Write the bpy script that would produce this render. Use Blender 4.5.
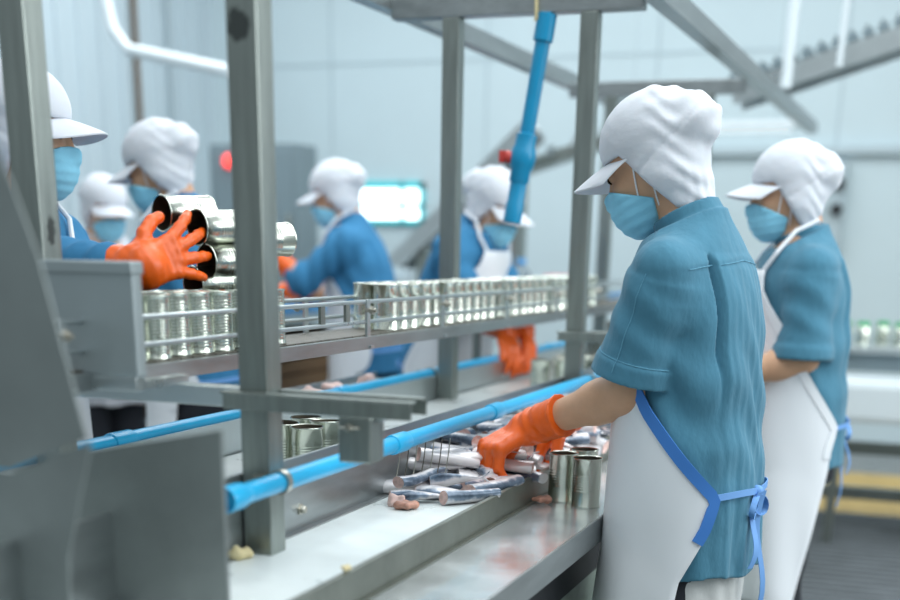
import bpy, bmesh, math, random
import numpy as np
from mathutils import Vector, Matrix

for _o in list(bpy.data.objects):
    bpy.data.objects.remove(_o, do_unlink=True)
SC = bpy.context.scene
COL = SC.collection
PI = math.pi
random.seed(11)
RNG = np.random.default_rng(5)

# ------------------------------------------------------------------ camera
cam_d = bpy.data.cameras.new('camera')
cam = bpy.data.objects.new('camera', cam_d)
COL.objects.link(cam)
cam_d.sensor_width = 36.0
cam_d.lens = 50.0
cam_d.shift_y = 0.4353
cam_d.clip_start = 0.05
_R = Matrix(((0.93606, -0.13225, 0.32606), (0.35145, 0.30447, -0.88530), (0.01784, 0.94329, 0.33151)))
cam.matrix_world = Matrix.Translation((0, 0, 1.30)) @ _R.to_4x4()
cam_d.dof.use_dof = True
cam_d.dof.focus_distance = 2.48
cam_d.dof.aperture_fstop = 1.7
SC.camera = cam

# ------------------------------------------------------------------ light
SC.view_settings.view_transform = 'Standard'
SC.view_settings.look = 'None'
SC.view_settings.gamma = 1.0
SC.view_settings.use_curve_mapping = False
SC.view_settings.exposure = 0.40
W = bpy.data.worlds.new('world')
SC.world = W
W.use_nodes = True
_nt = W.node_tree
_bg = _nt.nodes['Background']
_tc = _nt.nodes.new('ShaderNodeTexCoord')
_sx = _nt.nodes.new('ShaderNodeSeparateXYZ')
_rm = _nt.nodes.new('ShaderNodeValToRGB')
_nt.links.new(_tc.outputs['Generated'], _sx.inputs[0])
_nt.links.new(_sx.outputs['Z'], _rm.inputs[0])
_rm.color_ramp.elements[0].position = 0.0
_rm.color_ramp.elements[0].color = (0.30, 0.37, 0.40, 1)
_rm.color_ramp.elements[1].position = 0.55
_rm.color_ramp.elements[1].color = (0.86, 0.95, 1.0, 1)
_nt.links.new(_rm.outputs[0], _bg.inputs['Color'])
_bg.inputs['Strength'].default_value = 0.62


def area(name, loc, target, sx, sy, power, color=(0.93, 0.98, 1.0)):
    d = bpy.data.lights.new(name, 'AREA')
    d.shape = 'RECTANGLE'
    d.size = sx
    d.size_y = sy
    d.energy = power
    d.color = color
    o = bpy.data.objects.new(name, d)
    COL.objects.link(o)
    o.location = loc
    o.rotation_euler = (Vector(target) - Vector(loc)).to_track_quat('-Z', 'Y').to_euler()
    return o


area('ceiling_lamp', (0.6, 2.2, 4.2), (-0.6, 2.6, 0), 3.0, 5.0, 120)
area('ceiling_lamp', (-2.6, 6.2, 4.2), (-2.6, 6.2, 0), 5.0, 3.5, 150)
area('window_light', (3.6, 4.4, 2.6), (-1.0, 4.0, 1.0), 4.0, 2.2, 110)


# ------------------------------------------------------------------ materials
def mat(name, color, rough=0.5, metal=0.0, bump=0.0, bscale=40.0, stretch=(1, 1, 1), var=0.0, vscale=6.0,
        spec=0.5, sheen=0.0, trans=0.0, emit=0.0, bdist=0.01, rvar=0.0, sss=0.0):
    m = bpy.data.materials.new(name)
    m.use_nodes = True
    nt = m.node_tree
    b = nt.nodes['Principled BSDF']
    b.inputs['Base Color'].default_value = (*color, 1)
    b.inputs['Roughness'].default_value = rough
    b.inputs['Metallic'].default_value = metal
    b.inputs['Specular IOR Level'].default_value = spec
    if sheen:
        b.inputs['Sheen Weight'].default_value = sheen
    if trans:
        b.inputs['Transmission Weight'].default_value = trans
    if sss:
        b.inputs['Subsurface Weight'].default_value = sss
        b.inputs['Subsurface Radius'].default_value = (0.02, 0.008, 0.005)
    if emit:
        b.inputs['Emission Color'].default_value = (*color, 1)
        b.inputs['Emission Strength'].default_value = emit
    if bump or var or rvar:
        tc = nt.nodes.new('ShaderNodeTexCoord')
        mp = nt.nodes.new('ShaderNodeMapping')
        mp.inputs['Scale'].default_value = stretch
        nt.links.new(tc.outputs['Object'], mp.inputs[0])
    if bump:
        n = nt.nodes.new('ShaderNodeTexNoise')
        n.inputs['Scale'].default_value = bscale
        n.inputs['Detail'].default_value = 4
        nt.links.new(mp.outputs[0], n.inputs['Vector'])
        bp = nt.nodes.new('ShaderNodeBump')
        bp.inputs['Strength'].default_value = bump
        bp.inputs['Distance'].default_value = bdist
        nt.links.new(n.outputs['Fac'], bp.inputs['Height'])
        nt.links.new(bp.outputs[0], b.inputs['Normal'])
    if var or rvar:
        n2 = nt.nodes.new('ShaderNodeTexNoise')
        n2.inputs['Scale'].default_value = vscale
        n2.inputs['Detail'].default_value = 6
        n2.inputs['Roughness'].default_value = 0.65
        nt.links.new(mp.outputs[0], n2.inputs['Vector'])
    if var:
        r = nt.nodes.new('ShaderNodeValToRGB')
        r.color_ramp.elements[0].position = 0.3
        r.color_ramp.elements[1].position = 0.72
        r.color_ramp.elements[0].color = (*[c * (1 - var) for c in color], 1)
        r.color_ramp.elements[1].color = (*[min(1, c * (1 + var)) for c in color], 1)
        nt.links.new(n2.outputs['Fac'], r.inputs[0])
        nt.links.new(r.outputs[0], b.inputs['Base Color'])
    if rvar:
        mr = nt.nodes.new('ShaderNodeMapRange')
        mr.inputs['To Min'].default_value = max(0.03, rough - rvar)
        mr.inputs['To Max'].default_value = min(1, rough + rvar)
        nt.links.new(n2.outputs['Fac'], mr.inputs['Value'])
        nt.links.new(mr.outputs[0], b.inputs['Roughness'])
    return m


def add_stain(m, centre, radius, color=(0.015, 0.016, 0.018), scale=60, squash=(1, 1, 1)):
    """A dark smudge of its own shape around one spot (object space)."""
    nt = m.node_tree
    b = nt.nodes['Principled BSDF']
    tc = nt.nodes.new('ShaderNodeTexCoord')
    sub = nt.nodes.new('ShaderNodeVectorMath')
    sub.operation = 'SUBTRACT'
    sub.inputs[1].default_value = centre
    nt.links.new(tc.outputs['Object'], sub.inputs[0])
    mul = nt.nodes.new('ShaderNodeVectorMath')
    mul.operation = 'MULTIPLY'
    mul.inputs[1].default_value = squash
    nt.links.new(sub.outputs[0], mul.inputs[0])
    ln = nt.nodes.new('ShaderNodeVectorMath')
    ln.operation = 'LENGTH'
    nt.links.new(mul.outputs[0], ln.inputs[0])
    no = nt.nodes.new('ShaderNodeTexNoise')
    no.inputs['Scale'].default_value = scale
    no.inputs['Detail'].default_value = 5
    nt.links.new(tc.outputs['Object'], no.inputs['Vector'])
    ma = nt.nodes.new('ShaderNodeMath')
    ma.operation = 'MULTIPLY_ADD'
    ma.inputs[1].default_value = radius * 1.6
    nt.links.new(no.outputs['Fac'], ma.inputs[0])
    nt.links.new(ln.outputs['Value'], ma.inputs[2])
    mr = nt.nodes.new('ShaderNodeMapRange')
    mr.inputs['From Min'].default_value = radius * 1.55
    mr.inputs['From Max'].default_value = radius * 1.85
    mr.inputs['To Min'].default_value = 0.72
    mr.inputs['To Max'].default_value = 0.0
    nt.links.new(ma.outputs[0], mr.inputs['Value'])
    mx = nt.nodes.new('ShaderNodeMix')
    mx.data_type = 'RGBA'
    mx.inputs[7].default_value = (*color, 1)
    src = b.inputs['Base Color'].links[0].from_socket if b.inputs['Base Color'].links else None
    if src:
        nt.links.new(src, mx.inputs[6])
    else:
        mx.inputs[6].default_value = b.inputs['Base Color'].default_value
    nt.links.new(mr.outputs[0], mx.inputs[0])
    nt.links.new(mx.outputs[2], b.inputs['Base Color'])
    return m


M = {}
M['steel'] = mat('brushed_steel', (0.285, 0.315, 0.295), 0.36, 0.9, bump=0.12, bscale=30, stretch=(14, 14, 1), var=0.16, vscale=5, rvar=0.1, bdist=0.004)
M['steel_h'] = mat('sheet_steel', (0.38, 0.41, 0.415), 0.34, 0.9, bump=0.08, bscale=24, stretch=(3, 1, 6), var=0.16, vscale=4, rvar=0.12, bdist=0.004)
M['steel_post_near'] = mat('post_steel_near', (0.285, 0.315, 0.295), 0.36, 0.9, bump=0.12, bscale=30, stretch=(14, 14, 1), var=0.16, vscale=5, rvar=0.1, bdist=0.004)
M['steel_post_far'] = mat('post_steel_far', (0.285, 0.315, 0.295), 0.36, 0.9, bump=0.12, bscale=30, stretch=(14, 14, 1), var=0.16, vscale=5, rvar=0.1, bdist=0.004)
M['ledge'] = mat('olive_steel_strip', (0.20, 0.215, 0.185), 0.38, 0.7, bump=0.05, bscale=6, var=0.2, vscale=6, bdist=0.003)
M['sheet'] = mat('dull_grey_sheet', (0.26, 0.29, 0.285), 0.42, 0.6, bump=0.05, bscale=6, var=0.14, vscale=5, bdist=0.003)
M['steel_light'] = mat('pale_steel', (0.55, 0.60, 0.61), 0.3, 0.9, bump=0.06, bscale=30, var=0.08, vscale=5, rvar=0.08, bdist=0.003)
M['steel_wet'] = mat('wet_steel_top', (0.74, 0.78, 0.79), 0.2, 0.75, bump=0.3, bscale=9, var=0.12, vscale=9, rvar=0.16, bdist=0.004)
M['tin'] = mat('tin_plate', (0.66, 0.69, 0.61), 0.24, 1.0, bump=0.03, bscale=20, rvar=0.05, vscale=10)
M['tin_in'] = mat('tin_lacquer_inside', (0.10, 0.085, 0.06), 0.35, 0.6)
M['belt'] = mat('white_belt', (0.72, 0.77, 0.76), 0.32, 0.0, bump=0.1, bscale=10, var=0.08, vscale=6, rvar=0.2, bdist=0.004)
M['pvc'] = mat('blue_pvc', (0.012, 0.38, 0.68), 0.28, 0.0, var=0.08, vscale=8)
M['pvc2'] = mat('blue_pvc_valve', (0.004, 0.255, 0.47), 0.3, 0.0, var=0.08, vscale=8)
M['red'] = mat('red_plastic', (0.55, 0.05, 0.04), 0.4)
M['chain'] = mat('dark_chain', (0.13, 0.12, 0.10), 0.45, 0.6, var=0.3, vscale=30)
M['bolt'] = mat('bolt_steel', (0.5, 0.48, 0.42), 0.3, 1.0)
M['black'] = mat('black_rubber_and_shade', (0.012, 0.014, 0.018), 0.55)  # dark knobs, and the painted shade below the work table edge
M['dark'] = mat('dark_cloth', (0.010, 0.013, 0.020), 0.85)
M['shirt'] = mat('blue_shirt', (0.066, 0.208, 0.300), 0.85, 0.0, bump=0.5, bscale=15, stretch=(1.6, 1.6, 0.8), var=0.10, vscale=9, spec=0.2, sheen=0.15, bdist=0.012)
M['shirt2'] = mat('blue_shirt_bright', (0.042, 0.19, 0.36), 0.85, 0.0, bump=0.3, bscale=14, var=0.10, vscale=9, spec=0.2, bdist=0.012)
M['white'] = mat('white_cloth', (0.66, 0.69, 0.74), 0.85, 0.0, bump=0.35, bscale=14, stretch=(1, 1, 1.6), spec=0.2, bdist=0.010, sss=0.05)
M['apron'] = mat('white_apron_vinyl', (0.79, 0.825, 0.86), 0.42, 0.0, bump=0.25, bscale=5, stretch=(1, 1, 0.5), spec=0.4, bdist=0.012)
M['seam'] = mat('shirt_stitching', (0.12, 0.33, 0.46), 0.8)
M['trim'] = mat('blue_binding', (0.045, 0.20, 0.58), 0.7)
M['tie'] = mat('pale_blue_tape', (0.16, 0.36, 0.72), 0.7)
M['tee'] = mat('grey_tee', (0.55, 0.57, 0.56), 0.9, bump=0.4, bscale=30)
M['mask'] = mat('mask_blue', (0.27, 0.65, 0.85), 0.75, bump=0.1, bscale=60, spec=0.2)
M['loop'] = mat('elastic_white', (0.85, 0.87, 0.9), 0.8)
M['skin'] = mat('skin', (0.60, 0.35, 0.215), 0.5, 0.0, bump=0.06, bscale=90, var=0.08, vscale=14, sss=0.12, bdist=0.003)
M['glove'] = mat('orange_rubber_glove', (0.86, 0.125, 0.006), 0.38, 0.0, bump=0.3, bscale=30, var=0.12, vscale=10, bdist=0.006)
M['boot'] = mat('white_boot', (0.8, 0.82, 0.8), 0.35)
M['hair'] = mat('dark_hair', (0.012, 0.009, 0.008), 0.5)
M['eye'] = mat('eye_dark', (0.02, 0.014, 0.012), 0.2)
M['wall'] = mat('wall_panel', (0.54, 0.65, 0.69), 0.6, 0.0, var=0.03, vscale=1.2)
M['wall2'] = mat('ribbed_wall', (0.52, 0.615, 0.665), 0.5, 0.0, var=0.05, vscale=1.0, stretch=(1, 6, 0.4))
M['joint'] = mat('panel_joint', (0.43, 0.52, 0.56), 0.6)
M['floor'] = mat('wet_concrete', (0.16, 0.165, 0.16), 0.3, 0.0, bump=0.1, bscale=8, var=0.25, vscale=3, rvar=0.15)
M['yellow'] = mat('yellow_paint', (0.50, 0.34, 0.10), 0.5, 0.0, var=0.25, vscale=5)
M['mat'] = mat('grey_mat', (0.11, 0.125, 0.135), 0.6, 0.0, var=0.2, vscale=8)
M['cab'] = mat('grey_cabinet', (0.17, 0.225, 0.25), 0.45)
M['whitep_grey'] = mat('pale_grey_steel', (0.36, 0.415, 0.43), 0.38, 0.5, var=0.06, vscale=4)
M['whitep'] = mat('white_paint', (0.66, 0.73, 0.76), 0.4)
M['wood'] = mat('brown_wood', (0.13, 0.075, 0.035), 0.75, 0.0, var=0.3, vscale=9, stretch=(1, 8, 8))
M['green'] = mat('green_plastic', (0.06, 0.42, 0.18), 0.4)
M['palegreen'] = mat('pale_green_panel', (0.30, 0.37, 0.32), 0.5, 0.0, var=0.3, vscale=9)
M['bluetub'] = mat('blue_plastic', (0.10, 0.36, 0.70), 0.45)
M['pink'] = mat('pink_plastic', (0.75, 0.20, 0.22), 0.5)
M['cyan_frame'] = mat('cyan_frame', (0.03, 0.70, 0.76), 0.4)
M['lit'] = mat('lit_pane', (0.85, 0.97, 1.0), 0.4, emit=2.2)
M['lit2'] = mat('pale_tube', (0.85, 0.95, 1.0), 0.4, emit=0.45)
M['redlamp'] = mat('red_lamp', (1.0, 0.06, 0.05), 0.4, emit=1.5)
M['foam'] = mat('yellowed_residue', (0.62, 0.53, 0.30), 0.8)
M['fish_skin'] = None


def fish_mat():
    m = bpy.data.materials.new('fish_skin')
    m.use_nodes = True
    nt = m.node_tree
    b = nt.nodes['Principled BSDF']
    b.inputs['Roughness'].default_value = 0.25
    b.inputs['Metallic'].default_value = 0.25
    tc = nt.nodes.new('ShaderNodeTexCoord')
    s = nt.nodes.new('ShaderNodeSeparateXYZ')
    nt.links.new(tc.outputs['Object'], s.inputs[0])
    n = nt.nodes.new('ShaderNodeTexNoise')
    n.inputs['Scale'].default_value = 70
    n.inputs['Detail'].default_value = 3
    nt.links.new(tc.outputs['Object'], n.inputs['Vector'])
    ma = nt.nodes.new('ShaderNodeMath')
    ma.operation = 'MULTIPLY_ADD'
    ma.inputs[1].default_value = 0.016
    nt.links.new(n.outputs['Fac'], ma.inputs[0])
    nt.links.new(s.outputs['Z'], ma.inputs[2])
    r = nt.nodes.new('ShaderNodeValToRGB')
    mr = nt.nodes.new('ShaderNodeMapRange')
    mr.inputs['From Min'].default_value = -0.012
    mr.inputs['From Max'].default_value = 0.034
    nt.links.new(ma.outputs[0], mr.inputs['Value'])
    nt.links.new(mr.outputs[0], r.inputs[0])
    e = r.color_ramp.elements
    e[0].position = 0.0
    e[0].color = (0.80, 0.76, 0.76, 1)
    e[1].position = 1.0
    e[1].color = (0.02, 0.035, 0.06, 1)
    k = e.new(0.66)
    k.color = (0.66, 0.64, 0.66, 1)
    k = e.new(0.80)
    k.color = (0.16, 0.21, 0.28, 1)
    nt.links.new(r.outputs[0], b.inputs['Base Color'])
    return m


M['fish_skin'] = fish_mat()
M['flesh'] = mat('fish_flesh', (0.42, 0.21, 0.15), 0.45, var=0.4, vscale=60)
M['flesh2'] = mat('pale_fish_flesh', (0.68, 0.47, 0.42), 0.45, var=0.3, vscale=40)


# ------------------------------------------------------------------ mesh kit
class MB:
    """Collects shapes and links them as ONE mesh object."""

    def __init__(self):
        self.v = []
        self.f = []

    def add(self, vs, fs):
        o = len(self.v)
        self.v += [tuple(p) for p in vs]
        self.f += [tuple(i + o for i in q) for q in fs]
        return self

    def box(self, lo, hi, rot=None, pivot=None, bev=0.0):
        (x0, y0, z0), (x1, y1, z1) = lo, hi
        if bev > 0:
            bm = bmesh.new()
            bmesh.ops.create_cube(bm, size=1)
            for q in bm.verts:
                q.co = Vector(((x0 + x1) / 2 + q.co.x * (x1 - x0), (y0 + y1) / 2 + q.co.y * (y1 - y0), (z0 + z1) / 2 + q.co.z * (z1 - z0)))
            bmesh.ops.bevel(bm, geom=bm.edges[:] , offset=bev, segments=2, affect='EDGES', profile=0.6)
            bm.verts.index_update()
            vs = [q.co.copy() for q in bm.verts]
            fs = [[q.index for q in f.verts] for f in bm.faces]
            bm.free()
        else:
            vs = [Vector(p) for p in ((x0, y0, z0), (x1, y0, z0), (x1, y1, z0), (x0, y1, z0), (x0, y0, z1), (x1, y0, z1), (x1, y1, z1), (x0, y1, z1))]
            fs = [(0, 3, 2, 1), (4, 5, 6, 7), (0, 1, 5, 4), (1, 2, 6, 5), (2, 3, 7, 6), (3, 0, 4, 7)]
        if rot is not None:
            c = Vector(pivot) if pivot is not None else Vector(((x0 + x1) / 2, (y0 + y1) / 2, (z0 + z1) / 2))
            vs = [c + rot @ (p - c) for p in vs]
        return self.add(vs, fs)

    def beam(self, p0, p1, w, h, up=(0, 0, 1)):
        """A rectangular bar from p0 to p1: w across, h along up."""
        p0, p1 = Vector(p0), Vector(p1)
        d = (p1 - p0).normalized()
        s = d.cross(Vector(up)).normalized()
        u = s.cross(d).normalized()
        vs = []
        for p in (p0, p1):
            for a, b in ((-1, -1), (1, -1), (1, 1), (-1, 1)):
                vs.append(p + s * a * w / 2 + u * b * h / 2)
        return self.add(vs, [(0, 1, 2, 3), (7, 6, 5, 4), (0, 4, 5, 1), (1, 5, 6, 2), (2, 6, 7, 3), (3, 7, 4, 0)])

    def tube(self, pts, r, n=16, cap=True, up=None):
        pts = [Vector(p) for p in pts]
        rs = r if isinstance(r, (list, tuple)) else [r] * len(pts)
        vs, fs = [], []
        prev = None
        for i, p in enumerate(pts):
            d = (pts[min(i + 1, len(pts) - 1)] - pts[max(i - 1, 0)]).normalized()
            if prev is None:
                a = d.orthogonal().normalized()
            else:
                a = (prev - d * prev.dot(d)).normalized()
            prev = a
            b = d.cross(a)
            for k in range(n):
                t = 2 * PI * k / n
                vs.append(p + (a * math.cos(t) + b * math.sin(t)) * rs[i])
        for i in range(len(pts) - 1):
            for k in range(n):
                k2 = (k + 1) % n
                fs.append((i * n + k, i * n + k2, (i + 1) * n + k2, (i + 1) * n + k))
        if cap:
            fs.append(tuple(reversed(range(n))))
            fs.append(tuple((len(pts) - 1) * n + k for k in range(n)))
        return self.add(vs, fs)

    def lathe(self, prof, base=(0, 0, 0), axis=(0, 0, 1), n=32, close=False):
        base, ax = Vector(base), Vector(axis).normalized()
        a = ax.orthogonal().normalized()
        b = ax.cross(a)
        vs, fs = [], []
        for r, z in prof:
            for k in range(n):
                t = 2 * PI * k / n
                vs.append(base + ax * z + (a * math.cos(t) + b * math.sin(t)) * max(r, 1e-4))
        m = len(prof)
        for i in range(m - 1 if not close else m):
            j = (i + 1) % m
            for k in range(n):
                k2 = (k + 1) % n
                fs.append((i * n + k, i * n + k2, j * n + k2, j * n + k))
        return self.add(vs, fs)

    def strip(self, pts, half, thick, normal):
        """A flat tape along pts; half = half width vector(s)."""
        vs, fs = [], []
        for i, p in enumerate(pts):
            p = Vector(p)
            hw = Vector(half[i] if isinstance(half, list) else half)
            nn = Vector(normal[i] if isinstance(normal, list) else normal).normalized() * thick
            vs += [p - hw, p + hw, p + hw + nn, p - hw + nn]
        for i in range(len(pts) - 1):
            a, b = i * 4, i * 4 + 4
            for k in range(4):
                k2 = (k + 1) % 4
                fs.append((a + k, a + k2, b + k2, b + k))
        fs.append((3, 2, 1, 0))
        e = (len(pts) - 1) * 4
        fs.append((e, e + 1, e + 2, e + 3))
        return self.add(vs, fs)

    def build(self, name, m, parent=None, smooth=False, bevel=0.0, angle=40):
        me = bpy.data.meshes.new(name)
        me.from_pydata([tuple(p) for p in self.v], [], self.f)
        bm = bmesh.new()
        bm.from_mesh(me)
        bmesh.ops.recalc_face_normals(bm, faces=bm.faces[:])
        bm.to_mesh(me)
        bm.free()
        me.materials.append(m)
        o = bpy.data.objects.new(name, me)
        COL.objects.link(o)
        if parent is not None:
            o.parent = parent
        if smooth:
            me.polygons.foreach_set('use_smooth', [True] * len(me.polygons))
            me.set_sharp_from_angle(angle=math.radians(angle))
        if bevel:
            bv = o.modifiers.new('bevel', 'BEVEL')
            bv.width = bevel
            bv.segments = 2
            bv.limit_method = 'ANGLE'
            bv.angle_limit = math.radians(50)
        return o


def tag(o, label=None, cat=None, group=None, kind=None):
    if label:
        o['label'] = label
    if cat:
        o['category'] = cat
    if group:
        o['group'] = group
    if kind:
        o['kind'] = kind
    return o


def thing(name, label, cat, loc=(0, 0, 0), rz=0.0, group=None, kind=None):
    o = bpy.data.objects.new(name, None)
    o.empty_display_size = 0.05
    COL.objects.link(o)
    o.location = loc
    o.rotation_euler = (0, 0, rz)
    return tag(o, label, cat, group, kind)


def dup(o, parent=None):
    c = o.copy()
    COL.objects.link(c)
    if parent is not None:
        c.parent = parent
    for ch in list(o.children):
        dup(ch, c)
    return c


def structure(o):
    o['kind'] = 'structure'
    return o


# ------------------------------------------------------------------ soft-shape kit (distance fields -> one continuous surface)
f32 = np.float32


def smin(a, b, k):
    h = np.clip(0.5 + 0.5 * (b - a) / k, 0, 1)
    return b + (a - b) * h - k * h * (1 - h)


def smax(a, b, k):
    return -smin(-a, -b, k)


def capsule(P, a, b, ra, rb):
    a = np.array(a, f32)
    b = np.array(b, f32)
    ab = b - a
    L = float(ab @ ab) + 1e-9
    t = ((P[0] - a[0]) * ab[0] + (P[1] - a[1]) * ab[1] + (P[2] - a[2]) * ab[2]) / L
    t = np.clip(t, 0, 1)
    d = np.sqrt((P[0] - a[0] - t * ab[0]) ** 2 + (P[1] - a[1] - t * ab[1]) ** 2 + (P[2] - a[2] - t * ab[2]) ** 2)
    return d - (ra + (rb - ra) * t)


def ellipsoid(P, c, r):
    x, y, z = (P[0] - c[0]) / r[0], (P[1] - c[1]) / r[1], (P[2] - c[2]) / r[2]
    k0 = np.sqrt(x * x + y * y + z * z)
    k1 = np.sqrt((x / r[0]) ** 2 + (y / r[1]) ** 2 + (z / r[2]) ** 2) + 1e-6
    return k0 * (k0 - 1) / k1


def local(P, c, Rm):
    """Points in the frame whose axes are the columns of Rm."""
    q = [P[i] - c[i] for i in range(3)]
    return [q[0] * Rm[0, j] + q[1] * Rm[1, j] + q[2] * Rm[2, j] for j in range(3)]


def nets(fn, lo, hi, h):
    lo = np.array(lo, float)
    hi = np.array(hi, float)
    n = np.ceil((hi - lo) / h).astype(int) + 1
    ax = [(lo[i] + h * np.arange(n[i])).astype(f32) for i in range(3)]
    P = np.meshgrid(*ax, indexing='ij')
    F = fn(P).astype(f32)
    for i in range(3):          # close whatever meets the box
        sl = [slice(None)] * 3
        for e in (0, -1):
            sl[i] = e
            F[tuple(sl)] = np.maximum(F[tuple(sl)], 1e-3)
    S = F < 0
    c = [S[i:n[0] - 1 + i, j:n[1] - 1 + j, k:n[2] - 1 + k] for i in (0, 1) for j in (0, 1) for k in (0, 1)]
    cnt = sum(q.astype(np.int8) for q in c)
    act = (cnt > 0) & (cnt < 8)
    I = np.argwhere(act)
    idx = -np.ones(act.shape, np.int64)
    idx[tuple(I.T)] = np.arange(len(I))
    offs = np.array([(i, j, k) for i in (0, 1) for j in (0, 1) for k in (0, 1)])
    vals = np.stack([F[tuple((I + o).T)] for o in offs], 1)
    acc = np.zeros((len(I), 3))
    wn = np.zeros(len(I))
    for a in range(8):
        for b in range(a + 1, 8):
            if np.abs(offs[a] - offs[b]).sum() != 1:
                continue
            m = (vals[:, a] < 0) != (vals[:, b] < 0)
            t = vals[m, a] / (vals[m, a] - vals[m, b])
            acc[m] += offs[a] + t[:, None] * (offs[b] - offs[a])
            wn[m] += 1
    V = lo + h * (I + acc / wn[:, None])
    faces = []
    for d in range(3):
        e1, e2 = [(1, 2), (2, 0), (0, 1)][d]
        s0 = [slice(0, n[i]) for i in range(3)]
        s1 = list(s0)
        s0[d] = slice(0, n[d] - 1)
        s1[d] = slice(1, n[d])
        A, B = S[tuple(s0)], S[tuple(s1)]
        E = np.argwhere(A != B)
        E = E[(E[:, e1] > 0) & (E[:, e2] > 0) & (E[:, e1] < n[e1] - 1) & (E[:, e2] < n[e2] - 1)]
        if not len(E):
            continue
        inside = A[tuple(E.T)]
        u = np.zeros(3, int)
        u[e1] = 1
        w = np.zeros(3, int)
        w[e2] = 1
        q = np.stack([idx[tuple((E - u - w).T)], idx[tuple((E - w).T)], idx[tuple(E.T)], idx[tuple((E - u).T)]], 1)
        q[~inside] = q[~inside][:, ::-1]
        faces.append(q)
    Q = np.concatenate(faces)
    Q = Q[(Q >= 0).all(1)]
    return V, Q


def soft(name, fn, lo, hi, h, m, parent=None, sharp=None):
    V, Q = nets(fn, lo, hi, h)
    me = bpy.data.meshes.new(name)
    me.vertices.add(len(V))
    me.vertices.foreach_set('co', V.astype(f32).ravel())
    me.loops.add(Q.size)
    me.loops.foreach_set('vertex_index', Q.astype(np.int32).ravel())
    me.polygons.add(len(Q))
    me.polygons.foreach_set('loop_start', np.arange(0, Q.size, 4, dtype=np.int32))
    me.polygons.foreach_set('loop_total', np.full(len(Q), 4, np.int32))
    me.polygons.foreach_set('use_smooth', np.ones(len(Q), bool))
    me.update(calc_edges=True)
    me.validate()
    me.materials.append(m)
    o = bpy.data.objects.new(name, me)
    COL.objects.link(o)
    if parent is not None:
        o.parent = parent
    return o


# ------------------------------------------------------------------ people
TZ = np.array([0.20, 0.45, 0.68, 0.85, 1.00, 1.15, 1.24, 1.30, 1.345, 1.375, 1.42])
TA = np.array([0.150, 0.150, 0.152, 0.146, 0.136, 0.134, 0.124, 0.106, 0.088, 0.072, 0.058])
TB = np.array([0.200, 0.195, 0.190, 0.182, 0.174, 0.176, 0.178, 0.160, 0.112, 0.066, 0.060])
_zz = np.linspace(0.15, 1.5, 400)


def _sm(v):
    d = np.interp(_zz, TZ, v)
    k = np.ones(13) / 13
    return np.convolve(np.pad(d, 6, 'edge'), k, 'valid')


_TA, _TB = _sm(TA), _sm(TB)


class Torso:
    def __init__(self, lean=0.03, side=0.0, fat=1.0):
        self.lean, self.side, self.fat = lean, side, fat

    def a(self, z):
        return np.interp(z, _zz, _TA) * self.fat

    def b(self, z):
        return np.interp(z, _zz, _TB) * self.fat

    def cx(self, z):
        return self.lean * np.clip((z - 0.82) / 0.54, 0, 1.4) ** 1.4

    def cy(self, z):
        return self.side * np.clip((z - 0.82) / 0.54, 0, 1.4)

    def sdf(self, P, grow=0.0):
        z = P[2]
        a, b = self.a(z) + grow, self.b(z) + grow
        x = np.abs((P[0] - self.cx(z)) / a)
        y = np.abs((P[1] - self.cy(z)) / b)
        n = 2.3
        r = (x ** n + y ** n + 1e-9) ** (1 / n)
        return ((r - 1) * np.minimum(a, b) * 0.9).astype(f32)

    def point(self, th, z, off=0.0):
        a, b = self.a(z) + off, self.b(z) + off
        n = 2.3
        c, s = math.cos(th), math.sin(th)
        k = (abs(c) ** n + abs(s) ** n) ** (-1 / n)
        return Vector((self.cx(z) + a * c * k, self.cy(z) + b * s * k, z))


def rot_y(t):
    c, s = math.cos(t), math.sin(t)
    return np.array([[c, 0, s], [0, 1, 0], [-s, 0, c]])


def rot_z(t):
    c, s = math.cos(t), math.sin(t)
    return np.array([[c, -s, 0], [s, c, 0], [0, 0, 1]])


def head_sdf(q, grow=0.0):
    d = ellipsoid(q, (-0.010, 0, 0.030), (0.094, 0.076, 0.086))
    d = smin(d, ellipsoid(q, (0.026, 0, -0.030), (0.066, 0.060, 0.082)), 0.03)
    d = smin(d, ellipsoid(q, (0.062, 0, -0.092), (0.028, 0.026, 0.022)), 0.03)
    for s in (-1, 1):
        d = smin(d, ellipsoid(q, (0.066, 0.036 * s, -0.028), (0.022, 0.022, 0.020)), 0.02)
        d = smax(d, -ellipsoid(q, (0.101, 0.031 * s, 0.003), (0.016, 0.016, 0.011)), 0.012)
        d = smin(d, ellipsoid(q, (0.079, 0.031 * s, 0.001), (0.012, 0.0155, 0.009)), 0.005)
        d = smin(d, ellipsoid(q, (0.002, 0.076 * s, -0.012), (0.018, 0.008, 0.030)), 0.006)
    d = smin(d, capsule(q, (0.086, 0, 0.008), (0.106, 0, -0.034), 0.008, 0.012), 0.014)
    d = smin(d, ellipsoid(q, (0.094, 0, -0.060), (0.010, 0.024, 0.006)), 0.006)
    d = smin(d, ellipsoid(q, (0.092, 0, -0.071), (0.010, 0.021, 0.007)), 0.006)
    return d - grow


def rvec(v):
    v = np.array(v, float)
    return v / (np.linalg.norm(v) + 1e-9)


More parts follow.
